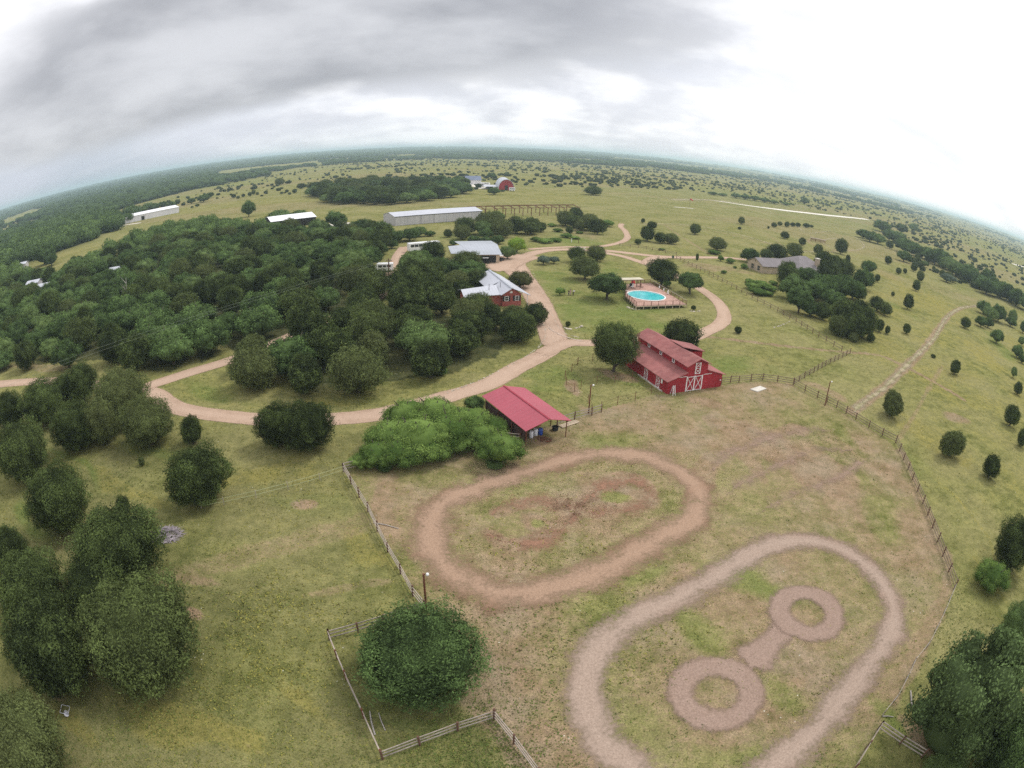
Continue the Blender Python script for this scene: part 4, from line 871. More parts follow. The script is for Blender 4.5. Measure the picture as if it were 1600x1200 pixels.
def lump_proto(seed, sub, flat=1.0, nl=0, lsize=.2, amp=.4):
    r2 = np.random.RandomState(seed); v, f = ICO[sub]; lum = fib(9, r2); lum += r2.normal(0, .3, lum.shape); lum /= np.linalg.norm(lum, axis=1)[:, None]
    rad = lumpR(v, lum, 5, amp)*(1+r2.normal(0, .05, len(v))); q = v*rad[:, None]*np.array([1, 1, .5]); q[:, 2] = np.maximum(q[:, 2], -.42)+.45
    a = np.clip(.25+.5*v[:, 2]+r2.normal(0, .2, len(v)), 0, 1); f = np.concatenate([f, f[:, 2:3]], 1)  # upper faces coloured lighter, standing in for top light
    if nl == 0: return q, f[:, :3], a
    d = fib(nl, r2); rr = lumpR(d, lum, 5, amp)*r2.uniform(.92, 1.15, nl); c = d*rr[:, None]*np.array([1, 1, .5]); c[:, 2] = np.maximum(c[:, 2], -.42)+.45
    lv, lf = leaves(c, d, lsize, r2, .6, .6)
    tri = np.concatenate([np.stack([lf[:, 0], lf[:, 1], lf[:, 2]], 1), np.stack([lf[:, 0], lf[:, 2], lf[:, 3]], 1)])
    q2 = q.copy(); q2[:, :] = (q-np.array([0, 0, .45]))*.9+np.array([0, 0, .45])
    return np.concatenate([q2, lv]), np.concatenate([f[:, :3], tri+len(q2)]), np.concatenate([a*.4, np.repeat(np.clip(.45+.45*d[:, 2]+r2.normal(0, .2, nl), 0, 1.1), 4)])  # inner lump darkened, upward leaves lightened: shading put into the colour
PR_MID = [lump_proto(200+i, 2, nl=520, lsize=.15) for i in range(5)]
PR_FAR = [lump_proto(220+i, 2, nl=0) for i in range(6)]
PR_TINY = [lump_proto(240+i, 1, nl=0) for i in range(5)]
M_FARV = leaf_mat('distant_foliage', (0.024, 0.040, 0.016), (0.085, 0.125, 0.045)); M_MIDV = leaf_mat('edge_foliage', (0.05, 0.08, 0.03), (0.20, 0.29, 0.09)) 
M_SCRUB = leaf_mat('scrub_foliage', (0.022, 0.032, 0.014), (0.095, 0.115, 0.045))
if rest_pts: tag(link('woodland', stuff_mesh('woodland', [p[:4] for p in rest_pts], PR_MID, None), M_MIDV), 'rear mass of the dense green woodland on the left', 'woodland', kind='stuff')

# oval wood in the field behind the hangar: trees one can tell apart
OV = W([(487, 301), (492, 290), (530, 282), (570, 277), (600, 274), (650, 272), (700, 274), (728, 284), (731, 294), (712, 300), (680, 303), (640, 308), (600, 311), (560, 311), (530, 309)], 4)
op = fill(OV, 12.5, n=9000)
for x, y in op[np.argsort(np.hypot(op[:, 0], op[:, 1]))][:110]:
    wd = TR.uniform(14, 19); isj = TR.random() < .4
    tree(JL if isj else OL, J if isj else OK, M_JUN if isj else M_OAK, float(x), float(y), wd, TR.uniform(9, 12.5), ('dark' if isj else 'green')+' tree in the oval wood standing in the field behind the hangar', 'tree', ('dark' if isj else 'green')+' trees of the oval wood')

# ------------------------------------------------------------------ far country: scattered brush and distant woods
def polar(n, az0, az1, r0, r1):
    az = np.radians(rs.uniform(az0, az1, n)); r = np.exp(rs.uniform(np.log(r0), np.log(r1), n)); return r*np.sin(az), r*np.cos(az), r
OPEN_ = W([(0, 425), (160, 372), (300, 322), (480, 300), (735, 297), (900, 292), (1100, 300), (1360, 343), (1430, 420), (1600, 480), (1600, 1200), (0, 1200)])
x, y, r = polar(120000, -68, 68, 330, 9000)
wd = woods(x, y); u = rs.rand(len(x)); az = np.degrees(np.arctan2(x, y))
clus = vnoise(x, y, 90, 31)*.6+vnoise(x, y, 30, 32)*.4
inopen = inside(OPEN_, x, y)
sc_d = np.interp(az, [-68, -30, -10, 10, 30, 68], [.10, .12, .20, .34, .30, .22])*np.interp(r, [330, 520, 900, 2500, 9000], [.15, .45, 1.0, .9, .8])*(0.25+1.6*sm(.38, .68, clus))
CLR = [W(q) for q in ([(165, 335), (230, 315), (300, 297), (370, 285), (450, 272), (490, 265), (490, 270), (430, 281), (370, 291), (300, 305), (240, 325), (190, 345)], [(0, 356), (30, 347), (60, 334), (75, 325), (50, 327), (20, 338), (0, 346)], [(330, 270), (420, 258), (500, 252), (505, 256), (430, 264), (345, 277)])]
incl = np.zeros(len(x), bool)
for q in CLR: incl |= inside(q, x, y)
keepw = (u < wd*0.62) & ~((r < 600) & inopen) & ~incl
keeps = (~keepw) & (rs.rand(len(x)) < sc_d*.62) & ~inopen & (wd < .3)
def sizes(r, big): return (np.where(big, 13, 4.6)*np.maximum(1, (r/900)**.62)*np.exp(rs.normal(-.05, .38, len(r))))
xs, ys, rs_ = x[keepw], y[keepw], r[keepw]; sw = sizes(rs_, True); hh = np.minimum(np.minimum(sw*.62, 11)*rs.uniform(.8, 1.2, len(sw)), 13)
A_ = np.stack([xs, ys, sw, hh], 1); nearm = rs_ < 750
tag(link('distant_woods', stuff_mesh('distant_woods', A_[nearm], PR_MID, None), M_MIDV), 'dark woods along the left beyond the far hangar', 'woods', kind='stuff')
tag(link('distant_woods', stuff_mesh('distant_woods', A_[~nearm], PR_FAR, None), M_FARV), 'dark woods stretching to the horizon', 'woods', kind='stuff')
xs, ys, rs_ = x[keeps], y[keeps], r[keeps]; sw = sizes(rs_, False); hh = np.minimum(sw*.6, 5)
A_ = np.stack([xs, ys, sw, hh], 1); nearm = rs_ < 800
tag(link('scattered_brush', stuff_mesh('scattered_brush', A_[nearm], PR_FAR, None), M_SCRUB), 'dark bushes dotting the pasture beyond the field', 'brush', kind='stuff')
tag(link('scattered_brush', stuff_mesh('scattered_brush', A_[~nearm], PR_TINY, None), M_SCRUB), 'tiny dark bushes dotting the plain towards the horizon', 'brush', kind='stuff')
print('woods', keepw.sum(), 'brush', keeps.sum(), 'forest', len(WP), 'rest', len(rest_pts))

# ------------------------------------------------------------------ weeds and stones on the near ground
def tufts(n, seed, r0=14, r1=150):
    r2 = np.random.RandomState(seed); az = np.radians(r2.uniform(-76, 76, n)); r = r0*(r1/r0)**r2.rand(n); return r*np.sin(az), r*np.cos(az), r2
road_all = [(lerp_path(W(p), 4), w) for p, w in ROADS.values()]+[(catmull_closed(W(p))[::3], w) for p, w in TRACKS.values()]
x, y, r2 = tufts(330000, 77, 12, 170)
dens = sm(.36, .62, .6*vnoise(x, y, 12, 41)+.4*vnoise(x, y, 4, 42)); dens = .25+.75*dens; dens *= np.where(inside(ARENA, x, y), .30, 1.0)
k = r2.rand(len(x)) < dens*.55
x, y = x[k], y[k]; ok = np.ones(len(x), bool)
for pth, w_ in road_all: ok &= seg_dist(pth, x, y) > (w_ if np.isscalar(w_) else 3)*.62
x, y = x[ok], y[ok]; n = len(x); s = r2.uniform(.06, .15, n)*(1+.5*vnoise(x, y, 15, 43)); C = np.stack([x, y, T(x, y)+s*.25], 1)
C = np.repeat(C, 3, 0); C[:, :2] += r2.normal(0, .12, (len(C), 2)); N = r2.normal(0, 1, C.shape); N[:, 2] = np.abs(N[:, 2])*1.2+.3; N /= np.linalg.norm(N, axis=1)[:, None]
V, F = leaves(C, N, 1.0, r2, .7, .2); ctr = np.repeat(C, 4, 0); V = ctr+(V-ctr)*np.repeat(np.repeat(s, 3), 4)[:, None]
m, t = new_mat('weeds'); at = t.n('ShaderNodeAttribute'); at.attribute_name = 'v'
gl = vnoise(C[:, 0], C[:, 1], 16, 44)*.5+r2.rand(len(C))*.5
t.n('ShaderNodeOutputMaterial', i_0=t.n('ShaderNodeBsdfDiffuse', i_0=t.mix(t.mr(at.outputs['Fac'], .25, .8), (0.11, 0.145, 0.042), (0.31, 0.28, 0.075))))
tag(link('weeds', np_mesh('weeds', V, F, False, {'v': np.repeat(gl, 4)}), m), 'green and golden weeds growing through the grass', 'weeds', kind='stuff')
x, y, r2 = tufts(5200, 78, 14, 140); k = vnoise(x, y, 9, 45)*.6+vnoise(x, y, 30, 46)*.4 > .52; x, y = x[k], y[k]
it = np.stack([x, y, r2.uniform(.08, .26, len(x))*(1+(r2.rand(len(x)) > .95)*1.2), r2.uniform(.06, .16, len(x))], 1)
tag(link('stones', stuff_mesh('stones', it, [(p[0]*np.array([1, 1, 1]), p[1], p[2]) for p in PR_TINY], None), plain('limestone', (0.62, 0.59, 0.50), .9, .15, 2)), 'pale limestone crumbs lying in the grass', 'stones', kind='stuff')

# ------------------------------------------------------------------ building materials
M_BRED = plain('barn_red_siding', (0.34, 0.024, 0.036), .7, .18, 1.2, stripes=(0, .3, .35))
M_BREDY = plain('barn_red_siding_side', (0.34, 0.024, 0.036), .7, .18, 1.2, stripes=(1, .3, .35))
M_BROOF = plain('faded_red_roof', (0.29, 0.105, 0.098), .8, .2, .8, col2=(0.34, 0.145, 0.13))
M_WHITE = plain('white_trim', (0.80, 0.79, 0.77), .55, .05, 4)
M_GLASS = plain('dark_window', (0.03, 0.035, 0.04), .12, .1, 2, spec=.6)
M_SROOF = plain('red_metal_roof', (0.37, 0.068, 0.095), .5, .06, .6, stripes=(1, .9, .22), spec=.5)
M_RUST = plain('rusty_steel', (0.17, 0.065, 0.04), .85, .3, 5)
M_POST = plain('weathered_post', (0.16, 0.085, 0.06), .9, .3, 5)
M_RAIL = plain('grey_rail', (0.42, 0.36, 0.31), .9, .25, 3, col2=(0.26, 0.17, 0.13))
M_RAILD = plain('brown_rail', (0.25, 0.19, 0.14), .9, .25, 3)
M_MROOF = plain('white_metal_roof', (0.50, 0.51, 0.56), .4, .06, .5, stripes=(1, .8, .35), spec=.5)
M_MROOFX = plain('white_metal_roof_wing', (0.52, 0.53, 0.58), .4, .06, .5, stripes=(0, .8, .35), spec=.5)
M_GROOF = plain('grey_metal_roof', (0.40, 0.42, 0.46), .4, .08, .5, stripes=(0, 1.0, .3), spec=.5)
M_BRICK = plain('red_brick', (0.36, 0.10, 0.085), .85, .15, 4, stripes=(2, .2, .25))
M_STONE = plain('tan_stone', (0.45, 0.36, 0.26), .9, .2, 2.5, col2=(0.33, 0.25, 0.18))
M_SHING = plain('grey_brown_shingle', (0.22, 0.195, 0.20), .9, .12, 2, stripes=(2, .22, .25))
M_DARK = plain('dark_interior', (0.025, 0.022, 0.02), .9, .2, 2)
M_SHEET = plain('grey_metal_siding', (0.52, 0.50, 0.51), .5, .08, .4, stripes=(0, 2.6, .3))
M_WSHEET = plain('white_metal_siding', (0.66, 0.64, 0.66), .5, .06, .3, stripes=(0, 3.2, .2))
M_CONC = plain('concrete', (0.60, 0.56, 0.49), .9, .15, 2)
M_DECK = plain('pinkish_deck_boards', (0.46, 0.28, 0.22), .8, .15, 2, stripes=(1, .3, .4))
M_TAN = plain('tan_timber', (0.50, 0.40, 0.29), .85, .15, 3)
M_RUBBER = plain('tyre_rubber', (0.02, 0.02, 0.02), .8, .1, 3)
M_VEH = plain('white_vehicle_paint', (0.80, 0.80, 0.80), .3, .03, 1, spec=.5)
M_BLUE = plain('blue_plastic', (0.015, 0.07, 0.38), .4, .08, 3, spec=.5)
M_BARW = plain('white_plastic', (0.72, 0.72, 0.76), .45, .06, 3)
M_BLACK = plain('black_rubber', (0.02, 0.02, 0.022), .7, .1, 3)
M_SKIN = plain('skin', (0.45, 0.27, 0.19), .6, .05, 6)

def rot2(x, y, a): return x*math.cos(a)-y*math.sin(a), x*math.sin(a)+y*math.cos(a)
def xframe(m, o, u, v, wdt, hgt, n, t=.12, d=.05, rows=1, cols=1, edge=True):
    """white X-braced frame on a wall: origin o, width along u, height along v, standing proud along n"""
    o, u, v, n = Vector(o), Vector(u), Vector(v), Vector(n); q = n*d/2
    P_ = lambda a, b: o+u*a+v*b+q
    cw, rh = wdt/cols, hgt/rows
    for c in range(cols+1): m.beam(P_(c*cw+(t/2 if c == 0 else -t/2 if c == cols else 0), 0), P_(c*cw+(t/2 if c == 0 else -t/2 if c == cols else 0), hgt), t, d)
    for r_ in range(rows+1):
        y_ = r_*rh+(t/2 if r_ == 0 else -t/2 if r_ == rows else 0)
        m.beam(P_(t, y_)+n*.004, P_(wdt-t, y_)+n*.004, t, d)
    for c in range(cols):
        for r_ in range(rows):
            m.beam(P_(c*cw+t, r_*rh+t)-n*.006, P_((c+1)*cw-t, (r_+1)*rh-t)-n*.006, t*.8, d)
            m.beam(P_(c*cw+t, (r_+1)*rh-t)-n*.012, P_((c+1)*cw-t, r_*rh+t)-n*.012, t*.8, d)
def window(parent, o, u, n, wdt, hgt, t=.1, cross=True, mat=None):
    o, u, n = Vector(o), Vector(u), Vector(n); v = Vector((0, 0, 1)); m = MB(); q = n*.04
    for a, b in (((0, 0), (wdt, 0)), ((0, hgt), (wdt, hgt)), ((0, 0), (0, hgt)), ((wdt, 0), (wdt, hgt))):
        m.beam(o+u*a[0]+v*a[1]+q+(n*.004 if a[0] == b[0] else n*0), o+u*b[0]+v*b[1]+q+(n*.004 if a[0] == b[0] else n*0), t, t)
    if cross: m.beam(o+v*hgt/2+q-n*.004, o+u*wdt+v*hgt/2+q-n*.004, t*.5, t*.5)
    f = m.build('window', mat or M_WHITE, parent); g = MB(); p0 = o+n*.02; g.prism([p0, p0+u*wdt, p0+u*wdt+v*hgt, p0+v*hgt], n*.02); g.build('pane', M_GLASS, f); return f
X3, Y3, Z3 = Vector((1, 0, 0)), Vector((0, 1, 0)), Vector((0, 0, 1))

# ------------------------------------------------------------------ red barn
bx_, by_ = 25.4, 89.2
barn = thing('red_barn', 'red barn with raised centre roof and white crossed doors beside the arena', 'barn', (bx_, by_, Z(bx_, by_)), math.radians(20.8))
BL, XA, XB, BW = 16.2, 3.7, 8.15, 11.8
zl, zi, ze, zr = 2.5, 3.55, 4.75, 5.75
m = MB(); m.add([(0, 0, 0), (XA, 0, 0), (XB, 0, 0), (BW, 0, 0), (BW, 0, zl), (XB, 0, zi), (XB, 0, ze), ((XA+XB)/2, 0, zr-.1), (XA, 0, ze), (XA, 0, zi), (0, 0, zl)], [tuple(range(11))])
m.build('gable_wall', M_BRED, barn); m = MB(); m.add([(0, BL, 0), (BW, BL, 0), (BW, BL, zl), (XB, BL, zi), (XB, BL, ze), ((XA+XB)/2, BL, zr-.1), (XA, BL, ze), (XA, BL, zi), (0, BL, zl)], [tuple(range(9))])
m.build('gable_wall', M_BRED, barn)
for q_ in ((.002, .1, 0, zl-.02), (BW-.1, BW-.002, 0, zl-.02), (XA, XA+.1, zi-.3, ze-.01), (XB-.1, XB, zi-.3, ze-.01)): MB().box(q_[0], q_[1], .01, BL-.01, q_[2], q_[3]).build('side_wall', M_BREDY, barn)
def roofplane(parent, a, b, c, d, mat, t=.1, name='roof'): return MB().slab([a, b, c, d], t).build(name, mat, parent)
ov = .45
roofplane(barn, (-ov*1.1, -ov, zl-.14), (XA-.003, -ov, zi+.02), (XA-.003, BL+ov, zi+.02), (-ov*1.1, BL+ov, zl-.14), M_BROOF)
roofplane(barn, (XB+.003, -ov, zi+.02), (BW+ov*1.1, -ov, zl-.14), (BW+ov*1.1, BL+ov, zl-.14), (XB+.003, BL+ov, zi+.02), M_BROOF)
xm = (XA+XB)/2
r_ = roofplane(barn, (XA-ov, -ov*1.2, ze-.1), (xm, -ov*1.2, zr+.06), (xm, BL+ov, zr+.06), (XA-ov, BL+ov, ze-.1), M_BROOF)
roofplane(barn, (xm+.004, -ov*1.2, zr+.06), (XB+ov, -ov*1.2, ze-.1), (XB+ov, BL+ov, ze-.1), (xm+.004, BL+ov, zr+.06), M_BROOF)
m = MB().slab([(xm+.3, 5.2, zr+.16), (11.4, 5.2, 4.72), (11.4, 9.6, 4.72), (xm+.3, 9.6, zr+.16)], .1); dm = m.build('dormer_roof', M_BROOF, barn)
MB().box(XB+.02, 11.0, 5.5, 9.3, 2.9, 4.70).build('dormer_wall', M_BRED, barn)
m = MB(); xframe(m, (3.75, -.01, .05), X3, Z3, 3.5, 2.65, -Y3, .2, .07, 1, 2)
dr = m.build('sliding_door', M_WHITE, barn); MB().box(3.8, 7.2, -.035, -.003, .05, 2.65).build('door_panel', M_BRED, dr)
m = MB(); xframe(m, (5.35, -.01, 3.0), X3, Z3, 1.15, 2.0, -Y3, .14, .06, 2, 1); ld = m.build('loft_door', M_WHITE, barn); MB().box(5.4, 6.45, -.03, -.003, 3.05, 4.95).build('door_panel', M_BRED, ld)
for q_ in (1.9, 7.35): MB().box(q_, q_+1.8, -.09, -.03, 2.72, 2.80).build('door_track', M_WHITE, barn)
for y0 in (2.35, 6.2):
    m = MB(); xframe(m, (-.01, y0+1.15, .1), -Y3, Z3, 1.15, 2.1, -X3, .13, .06, 2, 1); q = m.build('stall_door', M_WHITE, barn); MB().box(-.03, -.003, y0+.03, y0+1.12, .12, 2.18).build('door_panel', M_BREDY, q)
m = MB(); m.box(-.09, -.05, 1.55, 2.0, 1.25, 2.1); m.build('hay_hook', M_WHITE, barn)
for y0 in (3.9, 7.9, 11.9): window(barn, (XA-.01, y0+.62, 3.75), -Y3, -X3, .62, .78, .12)
m = MB().box(-.35, -.05, 1.2, 9, 0, .12); m.build('footing', M_CONC, barn)
MB().lathe((11.3, -.22, 1.35), [(.02, -.1), (.13, -.06), (.15, .05), (.05, .12)], 10).build('flood_lamp', M_WHITE, barn)
def at_barn(x, y):
    a, b = rot2(x, y, math.radians(20.8)); return bx_+a, by_+b
lx, ly = at_barn(.9, -.9)
ld = thing('step_ladder', 'white folding ladder standing at the front left corner of the red barn', 'ladder', (lx, ly, Z(lx, ly)), .4)
for s in (-.25, .25):
    MB().beam((s, 0, 0), (s*.7, .35, 1.7), .07).build('rail', M_WHITE, ld); MB().beam((s, .8, 0), (s*.7, .40, 1.6), .06).build('rear_leg', M_BARW, ld)
for i in range(5): z_ = .3+i*.3; MB().beam((-.23, z_*.2, z_), (.23, z_*.2, z_), .07, .04).build('rung', M_WHITE, ld)
x_, y_ = W1(1184, 608.5); pad = MB(); c_ = W([(1172, 609), (1184, 613), (1198, 608), (1188, 604)])
pad.slab([(a, b, Z(a, b)+.16) for a, b in c_], .2); tag(pad.build('concrete_slab', M_CONC), 'flat pale concrete slab on the grass right of the red barn', 'slab')

# ------------------------------------------------------------------ red roofed shelter
sa = math.radians(30); sx_, sy_ = 2.0, 70.1
sh = thing('open_shelter', 'open sided shelter with a rosy red metal roof beside the green thicket', 'shelter', (sx_, sy_, Z(sx_, sy_)), sa)
SW, SL, se, sr = 6.5, 12.0, 2.6, 3.55
roofplane(sh, (-.3, -.4, se), (SW*.5, -.4, sr), (SW*.5, SL, sr), (-.3, SL, se), M_SROOF, .07)
roofplane(sh, (SW*.5+.004, -.4, sr), (SW+.3, -.4, se), (SW+.3, SL, se), (SW*.5+.004, SL, sr), M_SROOF, .07)
MB().beam((SW*.5, -.42, sr+.03), (SW*.5, SL+.02, sr+.03), .28, .05).build('ridge_cap', plain('dark_red_flashing', (0.30, 0.03, 0.05), .5, .1, 3), sh)
for i in range(4):
    for xx in (.1, SW-.1): MB().tube([(xx, .1+i*3.8, -.1), (xx, .1+i*3.8, se-.05)], .07, 8).build('post', M_RUST, sh)
for xx in (.1, SW-.1): MB().beam((xx, -.2, se-.12), (xx, SL-.1, se-.12), .1, .16).build('eave_beam', M_RUST, sh)
for i in range(4): MB().beam((.15, .1+i*3.8, se-.1), (SW*.5, .1+i*3.8, sr-.14), .08, .14).beam((SW*.5, .1+i*3.8, sr-.14), (SW-.15, .1+i*3.8, se-.1), .08, .14).build('rafter', M_RUST, sh)
MB().box(.2, .26, .3, SL-.3, .3, 1.9).build('side_panel', plain('dark_boards', (0.07, 0.04, 0.035), .9, .3, 2, stripes=(2, .3, .4)), sh)
g = MB()
for i in range(6): g.beam((2.4, 4.1, .3+i*.25), (4.9, 4.1, .3+i*.25), .05)
for xx in (2.4, 3.6, 4.9): g.beam((xx, 4.12, .2), (xx, 4.12, 1.65), .05)
g.build('stall_gate', plain('red_gate_paint', (0.45, 0.05, 0.05), .5, .1, 3), sh)
def at_sh(x, y): a, b = rot2(x, y, sa); return sx_+a, sy_+b
def barrel(px, py, mat, lab):
    x_, y_ = W1(px, py); b = thing('barrel', lab, 'barrel', (x_, y_, Z(x_, y_)), 0)
    MB().lathe((0, 0, 0), [(.27, 0), (.30, .04), (.30, .3), (.315, .32), (.30, .34), (.30, .62), (.315, .64), (.30, .66), (.30, .9), (.26, .95), (.24, .96)], 20).build('drum', mat, b, True)
    MB().lathe((0, 0, 0), [(.235, .945), (.235, .975), (.10, .98)], 16).build('lid', mat, b)
barrel(829.5, 683, M_BARW, 'left white plastic barrel under the front edge of the red shelter')
barrel(836.5, 679.5, M_BARW, 'white plastic barrel between the other white barrel and the blue one')
barrel(844, 678.5, M_BLUE, 'blue plastic barrel under the front edge of the red shelter')
x_, y_ = W1(867, 671.5); tb = MB().lathe((0, 0, 0), [(.30, 0), (.42, .05), (.46, .5), (.50, .55), (.44, .56), (.40, .1)], 20); tag(tb.build('feed_tub', M_BLACK, None, False, (x_, y_, Z(x_, y_))), 'black rubber feed tub beside the shelter post', 'tub')
pl = MB()
for i in range(3): pl.box(-1.6, 1.6, -.4+i*.32, -.18+i*.32, .05, .14)
for xx in (-1.3, 0, 1.3): pl.box(xx-.06, xx+.06, -.4, .5, 0, .048)
x_, y_ = W1(889, 663); tag(pl.build('pale_pallet', M_TAN, None, False, (x_, y_, Z(x_, y_)+.02), .65), 'pale wooden boards lying by the fence next to the shelter', 'pallet')
x_, y_ = W1(852, 688); db = MB(); rr2 = random.Random(8)
for i in range(22): a = rr2.uniform(0, 3.14); L_ = rr2.uniform(.3, .9); q = (rr2.uniform(-1, 1), rr2.uniform(-.7, .7), rr2.uniform(.03, .12)); db.beam(q, (q[0]+math.cos(a)*L_, q[1]+math.sin(a)*L_, q[2]+.05), .06)
tag(db.build('scrap_pile', M_RUST, None, False, (x_, y_, Z(x_, y_))), 'small heap of reddish scrap in front of the barrels', 'scrap')

# ------------------------------------------------------------------ white roofed ranch house
ha = math.radians(17.5); hx, hy = -2.9, 138.6
ho = thing('ranch_house', 'red brick ranch house with white metal roof among the dark trees', 'house', (hx, hy, Z(hx, hy)), ha)
HL = 20.0
m = MB(); m.add([(0, 0, 0), (4.6, 0, 0), (4.6, 0, 3.0), (2.1, 0, 4.45), (0, 0, 3.2)], [(0, 1, 2, 3, 4)]); m.box(0.003, .2, .01, HL, 0, 3.1).box(4.4, 4.597, .01, HL, 0, 2.9); m.add([(0, HL, 0), (4.6, HL, 0), (4.6, HL, 3.0), (2.1, HL, 4.45), (0, HL, 3.2)], [(4, 3, 2, 1, 0)])
m.build('wall', M_BRICK, ho)
roofplane(ho, (-1.9, 7.9, 2.75), (2.1, 7.9, 4.6), (2.1, HL+.6, 4.6), (-1.9, HL+.6, 2.75), M_MROOF, .1)
roofplane(ho, (-.6, -.9, 3.0), (2.1, -.9, 4.6), (2.1, 7.895, 4.6), (-.6, 7.895, 3.0), M_MROOF, .1)
roofplane(ho, (2.104, -.9, 4.6), (6.7, -.9, 2.7), (5.4, HL+.6, 2.9), (2.104, HL+.6, 4.6), M_MROOF, .1)
MB().beam((2.1, -.92, 4.63), (2.1, HL+.6, 4.63), .55, .06).build('ridge_cap', M_GROOF, ho)
MB().box(-8.6, -.01, .7, 7.2, 0, 2.6).build('wing_wall', M_BRICK, ho)
roofplane(ho, (-9.2, .1, 2.65), (-.61, .1, 2.9), (-.1, 5.6, 4.05), (-9.2, 3.6, 3.75), M_MROOFX, .1, 'wing_roof'); roofplane(ho, (-9.2, 3.605, 3.75), (-.1, 5.605, 4.05), (-.61, 7.85, 3.1), (-9.2, 7.8, 2.65), M_MROOFX, .1, 'wing_roof')
for xx in (.55, 3.1):
    window(ho, (xx, -.02, 1.35), X3, -Y3, .9, 1.1, .1); MB().box(xx-.5, xx-.1, -.06, -.01, 1.25, 2.55).build('shutter', M_BLACK, ho); MB().box(xx+1.0, xx+1.35, -.06, -.01, 1.25, 2.55).build('shutter', M_BLACK, ho)
MB().add([(1.75, -.05, 3.2), (2.45, -.05, 3.2), (2.3, -.05, 3.7), (1.9, -.05, 3.7)], [(0, 1, 2, 3)]).build('gable_vent', M_WHITE, ho)
for yy in (.0, 5, 10, 15, 19.6): MB().box(6.1, 6.22, yy, yy+.12, 0, 2.72).build('porch_post', M_WHITE, ho)
for xx, yy in ((.6, 4.2), (-2.5, 3.0)): MB().tube([(xx, yy, 3.3), (xx, yy, 4.9)], .06, 8).build('vent_pipe', M_DARK, ho)

# ------------------------------------------------------------------ generic metal building
def metal_building(name, label, cat, corner, ang, wdt, dep, eave, ridge, wallm, roofm, ridge_along='x', openings=(), door=None, ovh=.4):
    x_, y_ = corner; e = thing(name, label, cat, (x_, y_, Z(x_, y_)), ang); m = MB()
    if ridge_along == 'x':
        m.box(.02, wdt-.02, 0, .15, 0, eave).box(.02, wdt-.02, dep-.15, dep, 0, eave)
        for xx in (0, wdt): m.prism([(xx, 0, 0), (xx, dep, 0), (xx, dep, eave), (xx, dep/2, ridge-.1), (xx, 0, eave)], (.15 if xx == 0 else -.15, 0, 0))
        m.build('wall', wallm, e)
        roofplane(e, (-ovh, -ovh, eave-.02), (wdt+ovh, -ovh, eave-.02), (wdt+ovh, dep/2, ridge), (-ovh, dep/2, ridge), roofm, .1); roofplane(e, (-ovh, dep/2+.004, ridge), (wdt+ovh, dep/2+.004, ridge), (wdt+ovh, dep+ovh, eave-.02), (-ovh, dep+ovh, eave-.02), roofm, .1)
    for (a, b, z0, z1) in openings: MB().box(a, b, -.06, -.01, z0, z1).build('bay_door', M_SHEET if z1 > 3.5 else M_DARK, e)
    return e
# long hangar
a = W([(617, 353), (755, 343.5)]); v_ = a[1]-a[0]; Lh = float(np.hypot(*v_))
hg = metal_building('long_hangar', 'long low grey metal hangar with a white roof in the field', 'hangar', a[0], math.atan2(v_[1], v_[0]), Lh*.98, 15, 4.6, 6.0, M_SHEET, M_MROOFX)
for i in range(6): MB().box(6.5+i*7, 6.62+i*7, -.07, -.005, .1, 4.5).build('door_seam', M_DARK if i in (1, 2) else M_GROOF, hg)
MB().box(-.02, Lh*.98+.02, -.09, -.02, 4.2, 4.5).build('eave_trim', M_DARK, hg)
# open steel frame beside it
a = W([(776, 339), (905, 336)]); v_ = a[1]-a[0]; Lf = float(np.hypot(*v_)); e = thing('steel_frame', 'rusty open steel frame without walls beyond the dark clump of trees', 'frame', (a[0][0], a[0][1], Z(*a[0])), math.atan2(v_[1], v_[0]))
for i in range(11):
    xx = i*Lf/10
    for yy in (0, 13): MB().box(xx-.15, xx+.15, yy-.15, yy+.15, 0, 4.3).build('post', M_RUST, e)
    MB().beam((xx, -.8, 4.35), (xx, 6.5, 5.3), .25, .35).beam((xx, 6.5, 5.3), (xx, 13.8, 4.35), .25, .35).build('rafter', M_RUST, e)
for yy, zz in ((0, 4.55), (6.5, 5.55), (13, 4.55)): MB().beam((-14, yy, zz), (Lf+1, yy, zz), .18).build('purlin', M_RUST, e)
for xx in (-14, -7):
    MB().beam((xx, -.8, 4.35), (xx, 6.5, 5.3), .25, .35).beam((xx, 6.5, 5.3), (xx, 13.8, 4.35), .25, .35).build('rafter', M_RUST, e)
    for yy in (0, 13): MB().box(xx-.15, xx+.15, yy-.15, yy+.15, 0, 4.3).build('post', M_RUST, e)
# grey roofed building
a = W([(743, 398), (783, 397.5)], 3.0); v_ = a[1]-a[0]; ag = math.atan2(v_[1], v_[0])
e = thing('grey_roofed_building', 'low building with a wide pale grey metal roof behind the ranch house', 'building', (a[0][0], a[0][1], Z(*a[0])), ag)
gw = float(np.hypot(*v_)); MB().box(.4, gw-.4, .6, 24, 0, 2.9).build('wall', M_TAN, e)
q = [(-.2, 0, 2.95), (gw+.3, 0, 2.95), (gw+1, 13, 4.1), (-3.5, 13, 4.1)]; MB().slab(q, .1).build('roof', M_GROOF, e)
MB().slab([(-3.5, 13.005, 4.1), (gw+1, 13.005, 4.1), (gw+1.2, 27, 3.1), (-4.0, 27, 3.1)], .1).build('roof', M_GROOF, e); MB().slab([(-7.5, 3, 3.0), (-.21, 0.0, 2.94), (-3.51, 13, 4.05), (-7.5, 13, 3.7)], .1).build('roof', M_GROOF, e)
MB().box(1.5, gw-1.5, .52, .58, .2, 2.5).build('carport_opening', M_DARK, e)
